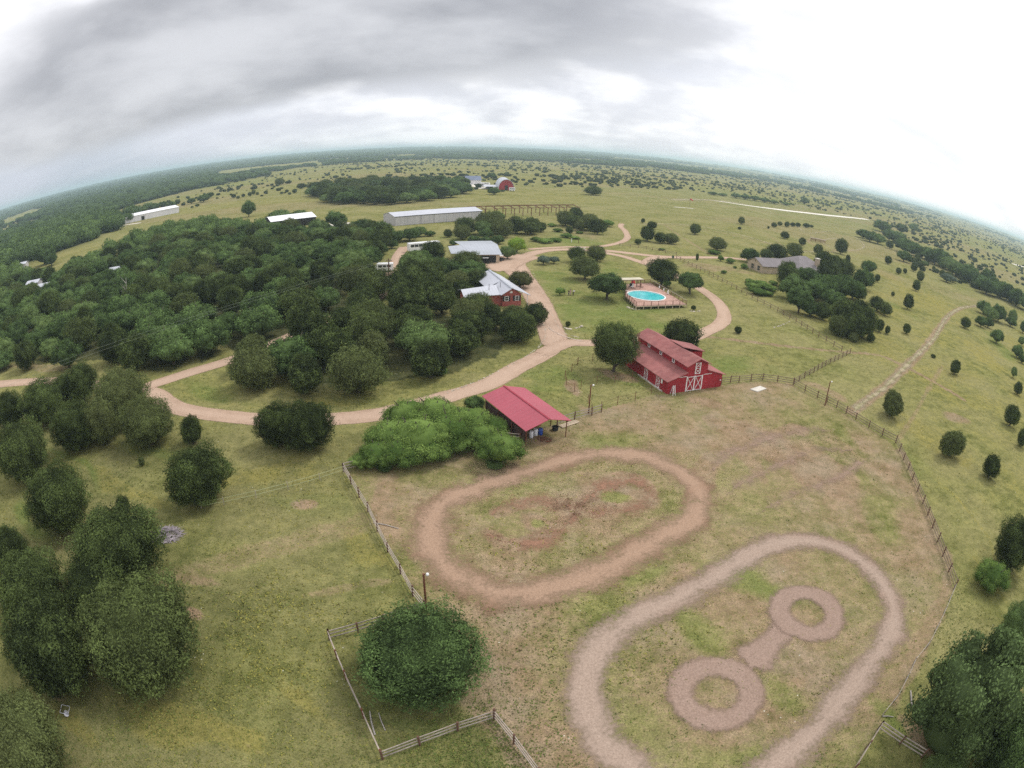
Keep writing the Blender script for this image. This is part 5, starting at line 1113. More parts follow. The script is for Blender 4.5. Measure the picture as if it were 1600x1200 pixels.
# white roofed building in the field, far hangar, arched barn, small grey house
a = W([(430, 359), (506, 350)]); v_ = a[1]-a[0]
metal_building('white_roofed_shed', 'white roofed metal shed mostly hidden by the woodland in the field', 'shed', a[0]+np.array([-3, 2]), math.atan2(v_[1], v_[0])+.0, float(np.hypot(*v_))*.92, 21, 4.0, 5.6, M_DARK, plain('bright_white_roof', (0.85, 0.85, 0.86), .5, .03, .5))  # near-black walls painted to read as shaded open sides
a = W([(243, 345), (280, 333), (196, 350)]); v_ = a[1]-a[0]; u_ = a[2]-a[0]
fh = thing('far_hangar', 'lone white metal hangar near the dark woods on the far left', 'hangar', (a[2][0], a[2][1], Z(*a[2])), math.atan2((a[0]-a[2])[1], (a[0]-a[2])[0]))
A0 = np.array(a[2]); ang = -math.atan2((a[0]-a[2])[1], (a[0]-a[2])[0])
l0 = float(np.hypot(*(a[0]-a[2]))); 
def loc_(p, z): d = W([p], z)[0]-A0; return (*rot2(d[0], d[1], ang), z)
cA, cB, cC = (0, 0), loc_((280, 332), 0)[:2], loc_((280, 332), 0)[:2]
w0 = l0*1.0; d0 = 26.0; L0 = 44.0
m = MB(); m.box(0, L0, 0, .2, 0, 5).box(0, L0, d0-.2, d0, 0, 5)
for xx in (0, L0): m.prism([(xx, 0, 0), (xx, d0, 0), (xx, d0, 5), (xx, d0/2, 6.8), (xx, 0, 5)], (.2 if xx == 0 else -.2, 0, 0))
AngF = math.atan2((W([(280, 332)])[0]-A0)[1], (W([(280, 332)])[0]-A0)[0]); fh.rotation_euler = (0, 0, AngF); LF = float(np.hypot(*(W([(280, 332)])[0]-A0)))
m = MB(); m.box(0.01, LF-.01, .01, .2, 0, 5).box(.01, LF-.01, d0-.2, d0-.01, 0, 5)
for xx in (0, LF): m.prism([(xx, 0, 0), (xx, d0, 0), (xx, d0, 5), (xx, d0/2, 6.3), (xx, 0, 5)], (.2 if xx == 0 else -.2, 0, 0))
m.build('wall', M_WSHEET, fh)
wr = plain('bright_white_roof_far', (0.84, 0.84, 0.86), .5, .03, .5)
roofplane(fh, (-.3, -.3, 5.05), (LF+.3, -.3, 5.05), (LF+.3, d0/2, 6.4), (-.3, d0/2, 6.4), wr); roofplane(fh, (-.3, d0/2+.01, 6.4), (LF+.3, d0/2+.01, 6.4), (LF+.3, d0+.3, 5.05), (-.3, d0+.3, 5.05), wr)
MB().box(LF*.3, LF*.3+3, -.06, -.005, 0, 3.4).build('doorway', M_DARK, fh)
a = W([(779, 297), (803, 297.5)]); v_ = a[1]-a[0]; qw = float(np.hypot(*v_)); e = thing('arched_barn', 'red fronted barn with a white arched roof far out in the field', 'barn', (a[0][0], a[0][1], Z(*a[0])), math.atan2(v_[1], v_[0]))
arch = [(qw/2-qw/2*math.cos(t_), 0, 9.5*math.sin(t_)**.8) for t_ in np.linspace(0, math.pi, 17)]
MB().prism(arch, (0, .3, 0)).build('front_wall', M_BRED, e); MB().prism([(p[0], 0, p[2]) for p in arch], (0, .3, 0)).build('rear_wall', M_BRED, e, False, (0, 36, 0))
m = MB(); n_ = len(arch); o_ = [(qw/2+(p[0]-qw/2)*1.04, -.5, p[2]*1.05) for p in arch]; i_ = [(qw/2+(p[0]-qw/2)*1.01, -.5, p[2]*1.01) for p in arch]
V_ = o_+[(p[0], 36.6, p[2]) for p in o_]+i_+[(p[0], 36.6, p[2]) for p in i_]; m.add(V_, [(k, k+1, n_+k+1, n_+k) for k in range(n_-1)]+[(2*n_+k, 3*n_+k, 3*n_+k+1, 2*n_+k+1) for k in range(n_-1)]+[(k, 2*n_+k, 2*n_+k+1, k+1) for k in range(n_-1)]); m.build('roof', M_MROOFX, e)
MB().box(-12, -.3, 6, 30, 2.6, 2.9).build('lean_to_roof', M_MROOFX, e); MB().box(qw*.4, qw*.6, -.1, -.01, 0, 4.5).build('door', M_DARK, e)
a = W([(728, 288), (736, 288)]); v_ = a[1]-a[0]; metal_building('small_far_house', 'small white house with a slate blue roof beside the oval wood', 'house', a[0], math.atan2(v_[1], v_[0]), 15, 12, 4.5, 8.5, M_WSHEET, plain('slate_blue_roof', (0.16, 0.19, 0.27), .7, .1, 1), door=None)
# vehicles and trailers by the arched barn
def trailer(px, py, L_, col, lab, rz):
    x_, y_ = W1(px, py); t_ = thing('parked_trailer', lab, 'trailer', (x_, y_, Z(x_, y_)), rz)
    MB().box(-L_/2, L_/2, -1.2, 1.2, .7, 3.2).build('body', col, t_); MB().box(-L_/2+.5, L_/2-.5, -1.23, -1.2, 1.8, 2.5).build('window', M_GLASS, t_)
    for xx in (-L_/4, L_/4): MB().tube([(xx, -1.25, .45), (xx, 1.25, .45)], .45, 12).build('wheel', M_RUBBER, t_)
trailer(758, 290, 9, M_VEH, 'long white trailer parked left of the arched barn', -.3); trailer(752, 291.5, 6, M_SHEET, 'shorter grey trailer parked on the caliche yard near the arched barn', .2)
trailer(800, 298.5, 5, M_VEH, 'small white trailer in front of the red arched barn', .1)
for px, py, s_, lab in ((36, 411, .55, 'small white roofed shed beside the trees at the left end of the woodland'), (185, 419, .6, 'pale roof peeping out of the upper left woodland'), (53, 440, .6, 'small pale roof half hidden by the trees near the left edge'), (69, 445, .5, 'tiny blue grey roof in the woodland near the left edge')):
    x_, y_ = W1(px, py, 3.0); metal_building('woodland_shed', lab, 'shed', (x_-6*s_, y_-4*s_), .3, 12*s_, 8*s_, 2.6, 3.6, M_SHEET, M_MROOFX)
x_, y_ = W1(470, 451, 3.0); metal_building('red_roofed_hut', 'small hut whose rusty red roof shows through the woodland under the power lines', 'hut', (x_-1.2, y_-1), .2, 3.6, 3.0, 2.6, 3.4, M_TAN, plain('rusty_red_roof', (0.42, 0.12, 0.08), .7, .15, 3))

# ------------------------------------------------------------------ stone house
a = W([(1191.5, 427), (1208, 428), (1177, 419)]); st = math.radians(17); e = thing('stone_house', 'tan stone house with a grey brown hipped roof on the right', 'house', (a[0][0], a[0][1], Z(*a[0])), st)
m = MB(); m.box(0, 12, 0.003, .2, 0, 2.9).box(0.0, 12, 9.4, 9.597, 0, 2.9); m.prism([(-.003, 0, 0), (-.003, 9.6, 0), (-.003, 9.6, 2.9), (-.003, 4.8, 5.0), (-.003, 0, 2.9)], (.2, 0, 0)); m.build('garage_wall', M_STONE, e)
roofplane(e, (-.5, -.6, 2.75), (14, -.6, 2.75), (14, 4.8, 5.1), (-.5, 4.8, 5.1), M_SHING, .12, 'garage_roof'); roofplane(e, (-.5, 4.804, 5.1), (14, 4.804, 5.1), (14, 10.2, 2.75), (-.5, 10.2, 2.75), M_SHING, .12, 'garage_roof')
for yy in (1.6, 5.4): window(e, (-.02, yy+1.7, .5), -Y3, -X3, 1.7, 1.9, .14, True, M_TAN)
window(e, (-.02, 5.1, 3.5), -Y3, -X3, .6, .7, .1, False, M_TAN)
MB().box(9.2, 11.6, -.02, .0, .1, 2.3).build('doorway', M_DARK, e)
MB().box(12.01, 31, -8, 10.5, 0, 2.9).build('main_wall', M_STONE, e)
x0, x1, y0, y1, ap0, ap1, zt = 11.2, 31.8, -8.8, 11.3, 19.5, 23.5, 7.4; ym = 1.2; zb = 2.75
m = MB(); m.add([(x0, y0, zb), (x1, y0, zb), (x1, y1, zb), (x0, y1, zb), (ap0, ym, zt), (ap1, ym, zt)], [(0, 1, 5, 4), (1, 2, 5), (2, 3, 4, 5), (3, 0, 4), (3, 2, 1, 0)]); m.build('main_roof', M_SHING, e)
ch = MB().box(24.4, 26.0, -5.0, -3.6, 3, 7.6).build('chimney', M_STONE, e); MB().box(24.2, 26.2, -5.2, -3.4, 7.61, 7.85).build('chimney_cap', M_CONC, ch)
hedge = MB(); 

# ------------------------------------------------------------------ vehicles
def van(px, py, rz, lab, L_=6.4, H_=2.6, nm='white_van', cat='van', z=0):
    x_, y_ = W1(px, py, z); v_ = thing(nm, lab, cat, (x_, y_, Z(x_, y_)), rz)
    MB().prism([(-L_/2, -1, .45), (L_/2-.1, -1, .45), (L_/2, -1, .95), (L_/2-.75, -1, 1.2), (L_/2-1.3, -1, H_-.25), (L_/2-1.7, -1, H_), (-L_/2+.1, -1, H_), (-L_/2, -1, H_-.15)], (0, 2, 0)).build('body', M_VEH, v_)
    for s in (-1, 1):
        y0 = 1.0*s; 
        for k in range(3 if L_ < 8 else 6):
            a0 = L_/2-1.75-(k+1)*1.35; MB().box(a0, a0+1.15, min(y0, y0+.02*s), max(y0, y0+.02*s), H_*.58, H_*.84).build('side_window', M_GLASS, v_)
        for xx in (-L_/2+1.2, L_/2-1.1): MB().tube([(xx, y0-.2*s, .38), (xx, y0+.03*s, .38)], .38, 16).build('wheel', M_RUBBER, v_)
    MB().add([(L_/2-.74, -.9, 1.25), (L_/2-.74, .9, 1.25), (L_/2-1.27, .85, H_-.3), (L_/2-1.27, -.85, H_-.3)], [(0, 1, 2, 3)]).build('windscreen', M_GLASS, v_).location = (.03, 0, .02)
    for s in (-.7, .7): MB().box(L_/2-.06, L_/2+.02, s-.15, s+.15, .7, .9).build('headlight', M_BARW, v_)
van(598, 424, math.radians(185), 'white van parked at the edge of the woodland beside the utility pole')
def bus():
    a_ = W([(637, 382), (685, 378)], 3.0); v = a_[1]-a_[0]; rz = math.atan2(v[1], v[0]); L_ = float(np.hypot(*v)); c = (a_[0]+a_[1])/2
    t_ = thing('white_bus', 'long white bus parked behind the trees near the grey roofed building', 'bus', (c[0], c[1]+1, Z(*c)), rz)
    MB().prism([(-L_/2, -1.25, .5), (L_/2, -1.25, .5), (L_/2, -1.25, 3.1), (L_/2-.2, -1.25, 3.3), (-L_/2+.2, -1.25, 3.3), (-L_/2, -1.25, 3.1)], (0, 2.5, 0)).build('body', M_VEH, t_)
    for k in range(7): MB().box(-L_/2+.5+k*1.55, -L_/2+1.85+k*1.55, -1.28, -1.25, 1.9, 2.85).build('side_window', M_GLASS, t_)
    MB().box(L_/2, L_/2+.03, -1.1, 1.1, 1.7, 2.9).build('windscreen', M_GLASS, t_)
    for xx in (-L_/2+2, L_/2-2):
        for s in (-1, 1): MB().tube([(xx, s*1.05, .5), (xx, s*1.3, .5)], .5, 14).build('wheel', M_RUBBER, t_)
bus()
def cart(px, py, rz, lab):
    x_, y_ = W1(px, py); c = thing('golf_cart', lab, 'cart', (x_, y_, Z(x_, y_)), rz)
    MB().box(-1.2, 1.2, -.6, .6, .35, .75).prism([(.5, -.58, .75), (1.15, -.58, .75), (.75, -.58, 1.1)], (0, 1.16, 0)).build('body', M_BLACK, c); MB().box(-.6, .1, -.55, .55, .76, .95).box(-.7, -.55, -.55, .55, .8, 1.35).build('seat', M_DARK, c)
    MB().box(-1.0, .8, -.65, .65, 1.88, 1.95).build('roof', M_WHITE, c)
    for xx in (-.9, .7):
        for s in (-.58, .58): MB().tube([(xx, s, .7), (xx, s, 1.9)], .025, 6).build('roof_post', M_BLACK, c); MB().tube([(xx, s-.08, .25), (xx, s+.08, .25)], .25, 12).build('wheel', M_RUBBER, c)
cart(782.5, 408, 1.2, 'golf cart with a white roof parked in front of the grey roofed building'); cart(759, 412, .2, 'golf cart with a white roof half hidden by trees above the ranch house')

# ------------------------------------------------------------------ pool deck
c_ = W([(994, 478.5), (1073, 475.5), (1016, 442), (978, 444), (977, 462)], .9)
e = thing('pool_deck', 'raised pinkish wooden deck surrounding the round swimming pool', 'deck', (0, 0, Z(35, 150)))
outline = [c_[0], c_[1], c_[2], c_[3], c_[4]]
pc = W([(1010, 461.8)], .95)[0]; ax, ay = 5.0, 4.9; NP = 48
# deck boards with the pool opening cut out
inner = [(pc[0]+ax*math.cos(t_), pc[1]+ay*math.sin(t_)) for t_ in np.linspace(0, 2*math.pi, NP, endpoint=False)]
def rayhit(cx, cy, a_):
    best = None; d_ = np.array([math.cos(a_), math.sin(a_)])
    for i in range(5):
        p, q = outline[i], outline[(i+1) % 5]; s_ = q-p; den_ = d_[0]*s_[1]-d_[1]*s_[0]
        if abs(den_) < 1e-9: continue
        w_ = p-np.array([cx, cy]); t_ = (w_[0]*s_[1]-w_[1]*s_[0])/den_; u_ = (w_[0]*d_[1]-w_[1]*d_[0])/den_
        if t_ > 0 and -1e-6 <= u_ <= 1+1e-6 and (best is None or t_ < best): best = t_
    return best
angs = sorted(set([round(t_, 6) for t_ in np.linspace(-math.pi, math.pi, NP, endpoint=False)]+[round(math.atan2(p[1]-pc[1], p[0]-pc[0]), 6) for p in outline]))
top = []; inn = []
for a_ in angs:
    rh = rayhit(pc[0], pc[1], a_); ri = min((ax+ay)/2+.25, rh-.02)
    top.append((pc[0]+math.cos(a_)*rh, pc[1]+math.sin(a_)*rh, .9)); inn.append((pc[0]+math.cos(a_)*ri, pc[1]+math.sin(a_)*ri, .9))
n_ = len(angs); m = MB(); m.add(top+inn, [(i, (i+1) % n_, n_+(i+1) % n_, n_+i) for i in range(n_)]); m.build('boards', M_DECK, e)
m = MB()
for i in range(5):
    p, q = outline[i], outline[(i+1) % 5]; m.beam((p[0], p[1], .76), (q[0], q[1], .76), .08, .24)
m.build('skirt_board', M_TAN, e)
def edge_posts(p, q, step=2.2):
    L_ = float(np.hypot(*(q-p))); k = max(1, int(round(L_/step))); return [p+(q-p)*i/k for i in range(k+1)]
for i in (0, 1, 2, 3, 4):
    p, q = outline[i], outline[(i+1) % 5]; mt = M_RUST
    ps = edge_posts(p, q)
    for s_ in ps[:-1]: MB().box(s_[0]-.06, s_[0]+.06, s_[1]-.06, s_[1]+.06, .91, 1.95).build('rail_post', mt, e); MB().box(s_[0]-.08, s_[0]+.08, s_[1]-.08, s_[1]+.08, -.6, .64).build('deck_leg', M_TAN, e)
    m = MB(); m.beam((p[0], p[1], 1.98), (q[0], q[1], 1.98), .10, .05)
    m.build('hand_rail', mt if i != 1 else M_RAIL, e); m = MB(); m.beam((p[0], p[1], 1.02), (q[0], q[1], 1.02), .04)
    k = int(np.hypot(*(q-p))/.45)
    for j in range(1, k): s_ = p+(q-p)*j/k; m.beam((s_[0], s_[1], 1.02), (s_[0], s_[1], 1.95), .028)
    m.build('balusters', mt, e)
Mw, t = new_mat('pool_water'); ob = t.n('ShaderNodeTexCoord').outputs['Object']
sp = t.noise(ob, 2.2, 5, .7, 1.5); spx = t.n('ShaderNodeSeparateXYZ', i_0=ob).outputs[0]
pz = t.n('ShaderNodeBsdfPrincipled'); t.put(t.mix(t.mr(t.noise(ob, .5, 3), .35, .65), (0.03, 0.42, 0.46), (0.07, 0.55, 0.56)), pz.inputs['Base Color']); pz.inputs['Roughness'].default_value = .08
bn = t.n('ShaderNodeBump'); bn.inputs['Strength'].default_value = .35; bn.inputs['Distance'].default_value = .1; t.put(sp, bn.inputs['Height']); t.put(bn.outputs[0], pz.inputs['Normal']); t.n('ShaderNodeOutputMaterial', i_0=pz)
e = thing('swimming_pool', 'round turquoise swimming pool with a white rim in the wooden deck', 'pool', (pc[0], pc[1], Z(35, 150)))
MB().lathe((0, 0, 0), [(4.95, .80), (4.96, .84)], 64).build('water', Mw, e)
m = MB(); m.add([(r0*math.cos(t_), r0*math.sin(t_), z0) for (r0, z0) in ((4.95, .86), (4.95, 1.04), (5.28, 1.04), (5.28, .0)) for t_ in np.linspace(0, 2*math.pi, 64, endpoint=False)], [(i*64+k, i*64+(k+1) % 64, (i+1)*64+(k+1) % 64, (i+1)*64+k) for i in range(3) for k in range(64)]); m.build('rim', M_WHITE, e)
l = MB()
for s in (-.3, .3): l.tube([(-4.3, 1.2+s, .6), (-4.6, 1.2+s, 1.7), (-5.3, 1.2+s, 1.7), (-5.5, 1.2+s, .95)], .03, 6)
l.build('ladder', M_WHITE, e)
# pergola
c_ = W([(973, 452), (1000, 451)], .9); v_ = c_[1]-c_[0]; pg = thing('pergola', 'slim flat roofed shade shelter standing at the back of the pool deck', 'pergola', (c_[0][0], c_[0][1], Z(35, 150)+.9), math.atan2(v_[1], v_[0])); Lp = float(np.hypot(*v_))
for xx in (0.0, Lp*.72, Lp):
    for yy in ((0, 1.8) if xx != Lp*.72 else (1.8,)): MB().box(xx-.08, xx+.08, yy-.08, yy+.08, 0, 2.5).build('post', M_POST, pg)
MB().box(-.8, Lp+.9, -.3, 2.1, 2.62, 2.74).build('roof', plain('tan_roof_panel', (0.55, 0.50, 0.38), .7, .1, 2), pg); MB().box(-.8, Lp+.9, -.55, -.43, 2.5, 2.61).box(-.8, Lp+.9, 1.9, 2.02, 2.5, 2.61).build('beam', M_POST, pg)
def chair(px, py, mat, lab, rz, z=.9, nm='lounge_chair'):
    x_, y_ = W1(px, py, z); c = thing(nm, lab, 'chair', (x_, y_, Z(35, 150)+z), rz)
    MB().box(-.3, .3, -.35, .6, .32, .40).build('seat', mat, c); MB().prism([(-.3, -.35, .35), (-.3, -.42, .36), (-.3, -.75, 1.1), (-.3, -.67, 1.1)], (.6, 0, 0)).build('backrest', mat, c)
    for a_ in (-.26, .26):
        for b_ in (-.3, .52): MB().tube([(a_, b_, 0), (a_, b_, .32)], .025, 6).build('leg', M_DARK, c)
M_RC = plain('red_canvas', (0.55, 0.05, 0.06), .7, .1, 4)
chair(984, 449, M_BLACK, 'dark lounge chair under the left end of the pool shade shelter', 2.6); chair(988, 449.5, M_WHITE, 'white lounge chair at the edge of the pool', 2.9); chair(999, 448, M_DECK, 'pinkish chair by the right post of the pool shade shelter', 2.2); chair(1003, 448.5, M_DECK, 'pinkish chair standing out on the open deck boards', 3.6)
x_, y_ = W1(989, 446.5, .9); um = thing('folded_parasol', 'half folded red parasol beside the lounge chairs on the pool deck', 'parasol', (x_, y_, Z(35, 150)+.9))
MB().tube([(0, 0, 0), (0, 0, 2.2)], .03, 8).build('pole', M_WHITE, um); MB().lathe((0, 0, 0), [(.62, .75), (.66, .95), (.42, 1.6), (.10, 2.1), (.03, 2.15)], 10).build('canopy', M_RC, um)
for px, py, lab in ((1030.5, 448.5, 'smallest white object hanging on the right railing of the pool deck'), (1037.5, 452.5, 'white life ring hanging in the middle of the right deck railing'), (1044, 456.5, 'largest white life ring on the right deck railing')):
    x_, y_ = W1(px, py, 1.5); r0 = .28 if 'largest' not in lab else .45; m = MB(); m.tube([(r0*math.cos(t_), 0, r0*math.sin(t_)) for t_ in np.linspace(0, 2*math.pi, 17)], .10, 8, False); tag(m.build('life_ring', M_WHITE, None, True, (x_, y_, Z(35, 150)+1.5), 1.0), lab, 'life ring')

# ------------------------------------------------------------------ fences
def fence(name, label, pts, step=2.6, h=1.25, rails=3, pmat=None, rmat=None, pr=.09, rr=.07, closed=False, group=None, sag=.0, cat='fence'):
    P_ = W(pts); segs = []
    e = thing(name, label, cat, (float(P_[0][0]), float(P_[0][1]), Z(*P_[0])), 0, group); ox, oy, oz = e.location
    r3 = random.Random(len(pts)*7+int(P_[0][0])); posts = [P_[0]]
    for p, q in zip(P_[:-1], P_[1:]):
        k = max(1, int(round(float(np.hypot(*(q-p)))/step)))
        posts += [p+(q-p)*i/k for i in range(1, k+1)]
    me = None
    m = MB().tube([(0, 0, -.2), (0, 0, h+.08)], pr, 8); base = m.build('post', pmat or M_POST, e)
    for i, p in enumerate(posts[:98]):
        o = base if i == 0 else base.copy()
        if i: COL.objects.link(o); o.parent = e
        o.location = (float(p[0])-ox, float(p[1])-oy, Z(*p)-oz); o.rotation_euler = (r3.uniform(-.04, .04), r3.uniform(-.04, .04), 0); o.scale = (1, 1, r3.uniform(.94, 1.1))
    for k in range(rails):
        z_ = h*(k+1)/rails-.08; m = MB()
        for p, q in zip(posts[:-1], posts[1:]):
            a = (float(p[0])-ox, float(p[1])-oy, Z(*p)-oz+z_+r3.uniform(-.03, .03)); b = (float(q[0])-ox, float(q[1])-oy, Z(*q)-oz+z_+r3.uniform(-.03, .03))
            m.beam(a, b, rr*.7, rr*1.6)
        m.build('rail', rmat or M_RAIL, e)
    return e
fence('rail_fence', 'rail fence with reddish posts along the left side of the arena', [(537, 737), (575, 800), (606, 863), (626, 897), (645, 932), (664, 955)], 3.4, 1.25, 3)
fence('rail_fence', 'rail fence running from the corner post behind the bright green thicket to the shelter', [(537, 737), (587, 725), (640, 712), (718, 697), (770, 686), (812, 690)], 3.2, 1.25, 3, M_RUST, M_RAIL)
fence('rail_fence', 'top rails of the small pen left of the spreading oak', [(515, 1000), (560, 988), (600, 976), (664, 955)], 3.0, 1.2, 3)
fence('rail_fence', 'leaning rails down the left side of the small pen with the oak', [(515, 1000), (541, 1062), (569, 1122), (598, 1186)], 3.0, 1.2, 2, M_RUST)
fence('rail_fence', 'double rail fence along the front of the small pen', [(598, 1186), (656, 1164), (715, 1142), (772, 1124)], 3.0, 1.2, 3)
fence('rail_fence', 'rail fence leaving the pen corner towards the bottom edge of the photo', [(772, 1124), (803, 1162), (840, 1212)], 3.0, 1.2, 3)
fence('rail_fence', 'rail fence from the red shelter to the dark gate post', [(870, 664), (897, 656), (924, 649), (939, 644)], 3.0, 1.3, 3, M_POST, M_RAIL)
fence('wire_fence', 'thin post and wire fence from the gate post to the corner of the red barn', [(939, 641), (964, 632), (992, 626), (1017, 617), (1040, 612)], 4, 1.35, 3, M_RUST, M_RUST, .045, .018)
fence('wire_fence', 'thin post and wire pen fence below the round tree left of the barn', [(902, 570), (882, 592), (884, 603), (897, 612), (918, 630), (924, 645)], 3.6, 1.35, 3, M_RUST, M_RUST, .045, .018)
fence('wire_fence', 'thin post and wire fence across the little paddock left of the barn', [(902, 571), (925, 565), (945, 560)], 3.6, 1.35, 3, M_RUST, M_RUST, .045, .018)
fence('wire_fence', 'short cross fence inside the little paddock left of the barn', [(907, 608), (932, 600), (960, 598), (987, 595), (1008, 594)], 4.5, 1.35, 2, M_RUST, M_RUST, .04, .015)
fence('rail_fence', 'dark rail fence running from the right corner of the barn', [(1127, 600), (1155, 597), (1192, 594), (1215, 597), (1240, 601)], 2.6, 1.25, 3, M_POST, M_RAILD)
fence('rail_fence', 'close posted rail fence climbing from the arena corner to the upper pasture', [(1240, 601), (1265, 586), (1290, 572), (1310, 562), (1328, 553)], 2.4, 1.25, 3, M_POST, M_RAILD)
fence('rail_fence', 'rail fence curving down the right side of the arena', [(1240, 601), (1258, 612), (1277, 622), (1307, 637), (1337, 656), (1378, 681), (1399, 692), (1411, 719), (1425, 750), (1441, 787), (1456, 825), (1472, 869), (1490, 920)], 2.7, 1.25, 3, M_POST, M_RAILD)
fence('broken_fence', 'sagging broken rail fence between the arena and the tall oak on the right', [(1490, 920), (1474, 958), (1448, 1011), (1425, 1039), (1414, 1063), (1397, 1095), (1378, 1118)], 3.4, .95, 1, M_RAIL, M_DEAD, .06, .06)
fence('rail_fence', 'rail fence at the bottom right leading out of the photo', [(1371, 1140), (1352, 1170), (1330, 1206)], 3.0, 1.2, 2)
fence('rail_fence', 'three weathered rails reaching under the tall oak at the bottom right', [(1371, 1140), (1405, 1163), (1439, 1184)], 3.0, 1.2, 3)
fence('rail_fence', 'long post and rail fence between the drive loop and the stone house', [(1057, 404), (1095, 423), (1136, 444), (1184, 471), (1215, 487), (1244, 504), (1279, 527), (1315, 549)], 3.2, 1.25, 2, M_POST, M_RAILD)
fence('rail_fence', 'low rail fence along the upper side of the drive', [(968, 384), (985, 386), (1010, 389), (1040, 395), (1057, 398)], 3.4, 1.1, 2, M_POST, M_RAILD)
fence('rail_fence', 'short white rail fence beside the two back junipers on the lawn', [(898, 389), (905, 390), (914, 391)], 2, 1.1, 3, M_WHITE, M_WHITE)
fence('wire_fence', 'long pale wire fence from the arena corner down into the left meadow', [(537, 739), (500, 751), (450, 765), (400, 778), (350, 789), (315, 795)], 6, 1.0, 2, M_RAIL, plain('pale_wire', (0.45, 0.48, 0.28), .7, .05, 2), .04, .03)

def log_(px, py, L_, rz, r0, lab, name='fallen_rail'):
    x_, y_ = W1(px, py); m = MB(); m.tube([(-L_/2, 0, r0), (0, .08*L_*.3, r0*1.6), (L_/2, 0, r0)], [r0, r0*.9, r0*.6], 7); tag(m.build(name, M_DEAD, None, False, (x_, y_, Z(x_, y_)), rz), lab, 'rail' if 'rail' in name else 'log')
log_(603, 822, 3.0, -.25, .06, 'single fallen rail lying off the left arena fence')
log_(582, 1130, 2.4, 1.9, .07, 'grey fallen branch inside the small pen beside the leaning rails', 'fallen_branch')
log_(597, 1128, 1.8, 2.0, .05, 'short grey branch lying in the pen grass near the longer one', 'fallen_branch')
log_(1423, 1092, 2.0, 1.2, .10, 'bleached log leaning under the left side of the tall oak', 'fallen_log')
log_(1387, 1120, 1.2, -.4, .06, 'short pale stick on the green weeds by the broken fence', 'fallen_branch')

# ------------------------------------------------------------------ poles, lamps, wires
def lamp_pole(px, py, h, lab, side=1):
    x_, y_ = W1(px, py); e = thing('lamp_pole', lab, 'lamp', (x_, y_, Z(x_, y_)))
    MB().tube([(0, 0, -.3), (0, 0, h)], [.11, .09], 10).build('pole', M_RUST, e); MB().tube([(0, 0, h-.1), (.22*side, 0, h+.02), (.34*side, 0, h)], .035, 6).build('arm', M_RUST, e)
    MB().lathe((.34*side, 0, h-.02), [(.03, .12), (.12, .08), (.15, -.04), (.10, -.16), (.04, -.18)][::-1], 14).build('lamp_head', M_WHITE, e, True)
lamp_pole(666, 952, 4.3, 'rusty lamp pole with a white lamp behind the spreading oak', 1)
lamp_pole(919, 646, 4.6, 'dark lamp pole beside the paddock between the shelter and the barn', 1)
lamp_pole(1289, 634, 4.6, 'dark lamp pole by the arena fence right of the barn', 1)
x_, y_ = W1(608, 455); up = thing('utility_pole', 'tall brown utility pole beside the white van', 'pole', (x_, y_, Z(x_, y_)))
MB().tube([(0, 0, -.3), (0, 0, 8.8)], [.20, .15], 10).build('shaft', M_POST, up); MB().beam((-.9, 0, 8.2), (.9, 0, 8.2), .12, .14).build('crossarm', M_POST, up)
for s in (-.8, .8): MB().lathe((s, 0, 8.28), [(.05, 0), (.07, .1), (.03, .18)], 8).build('insulator', M_CONC, up)
def cable(a, b, sag, lab, r0=.015):
    a, b = Vector(a), Vector(b); pts = [a.lerp(b, t_)-Vector((0, 0, sag*4*t_*(1-t_))) for t_ in np.linspace(0, 1, 40)]
    tag(MB().tube(pts, r0, 5).build('power_line', plain('grey_green_cable', (0.24, 0.27, 0.22), .6, .05, 1), None), lab, 'cable')
for k, (q, s) in enumerate((((94, 558), -.8), ((125, 553), .8))):
    a = (x_+s, y_, Z(x_, y_)+8.45); b = W1(q[0], q[1], 8.2); f_ = 1.45; b3 = (a[0]+(b[0]-a[0])*f_, a[1]+(b[1]-a[1])*f_, 8.4)
    cable(a, b3, 1.2, ('upper' if k == 0 else 'lower')+' power line crossing the left woodland from the utility pole')
for px, py, h, lab in ((1078, 322, 6.5, None),):
    wx_, wy_ = W1(px, py); e = thing('windsock', 'red windsock on a thin pole beside the far airstrip', 'windsock', (wx_, wy_, Z(wx_, wy_)))
    MB().tube([(0, 0, 0), (0, 0, 6.2)], .10, 8).build('pole', M_DARK, e); MB().tube([(0, 0, 6.0), (1.4, 0, 5.8), (2.4, .1, 4.8)], [.75, .6, .4], 12, False).build('sock', M_RC, e)
for px, py in ((893, 379), (904, 380)):
    gx, gy = W1(px, py); tag(MB().tube([(0, 0, 0), (0, 0, 1.7)], .12, 8).build('gate_post', M_WHITE if px == 893 else M_POST, None, False, (gx, gy, Z(gx, gy))), ('pale' if px == 893 else 'dark')+' post standing on the verge above the upper drive', 'post')
sx, sy = W1(1278, 379); e = thing('start_gate', 'rusty red metal start gate on the dirt bike course beyond the stone house', 'gate', (sx, sy, Z(sx, sy)), -.35)
for xx in (-5, -1.7, 1.7, 5): MB().box(xx-.12, xx+.12, -.12, .12, 0, 2.2).build('post', M_RUST, e)
for z_ in (.9, 1.5, 2.1): MB().box(-5, 5, -.05, .05, z_-.14, z_+.14).build('rail', M_RUST, e)
MB().box(-5.3, 5.3, -.6, 1.0, 2.35, 2.45).build('cover', plain('pale_pink_sheet', (0.50, 0.38, 0.34), .7, .1, 1), e)

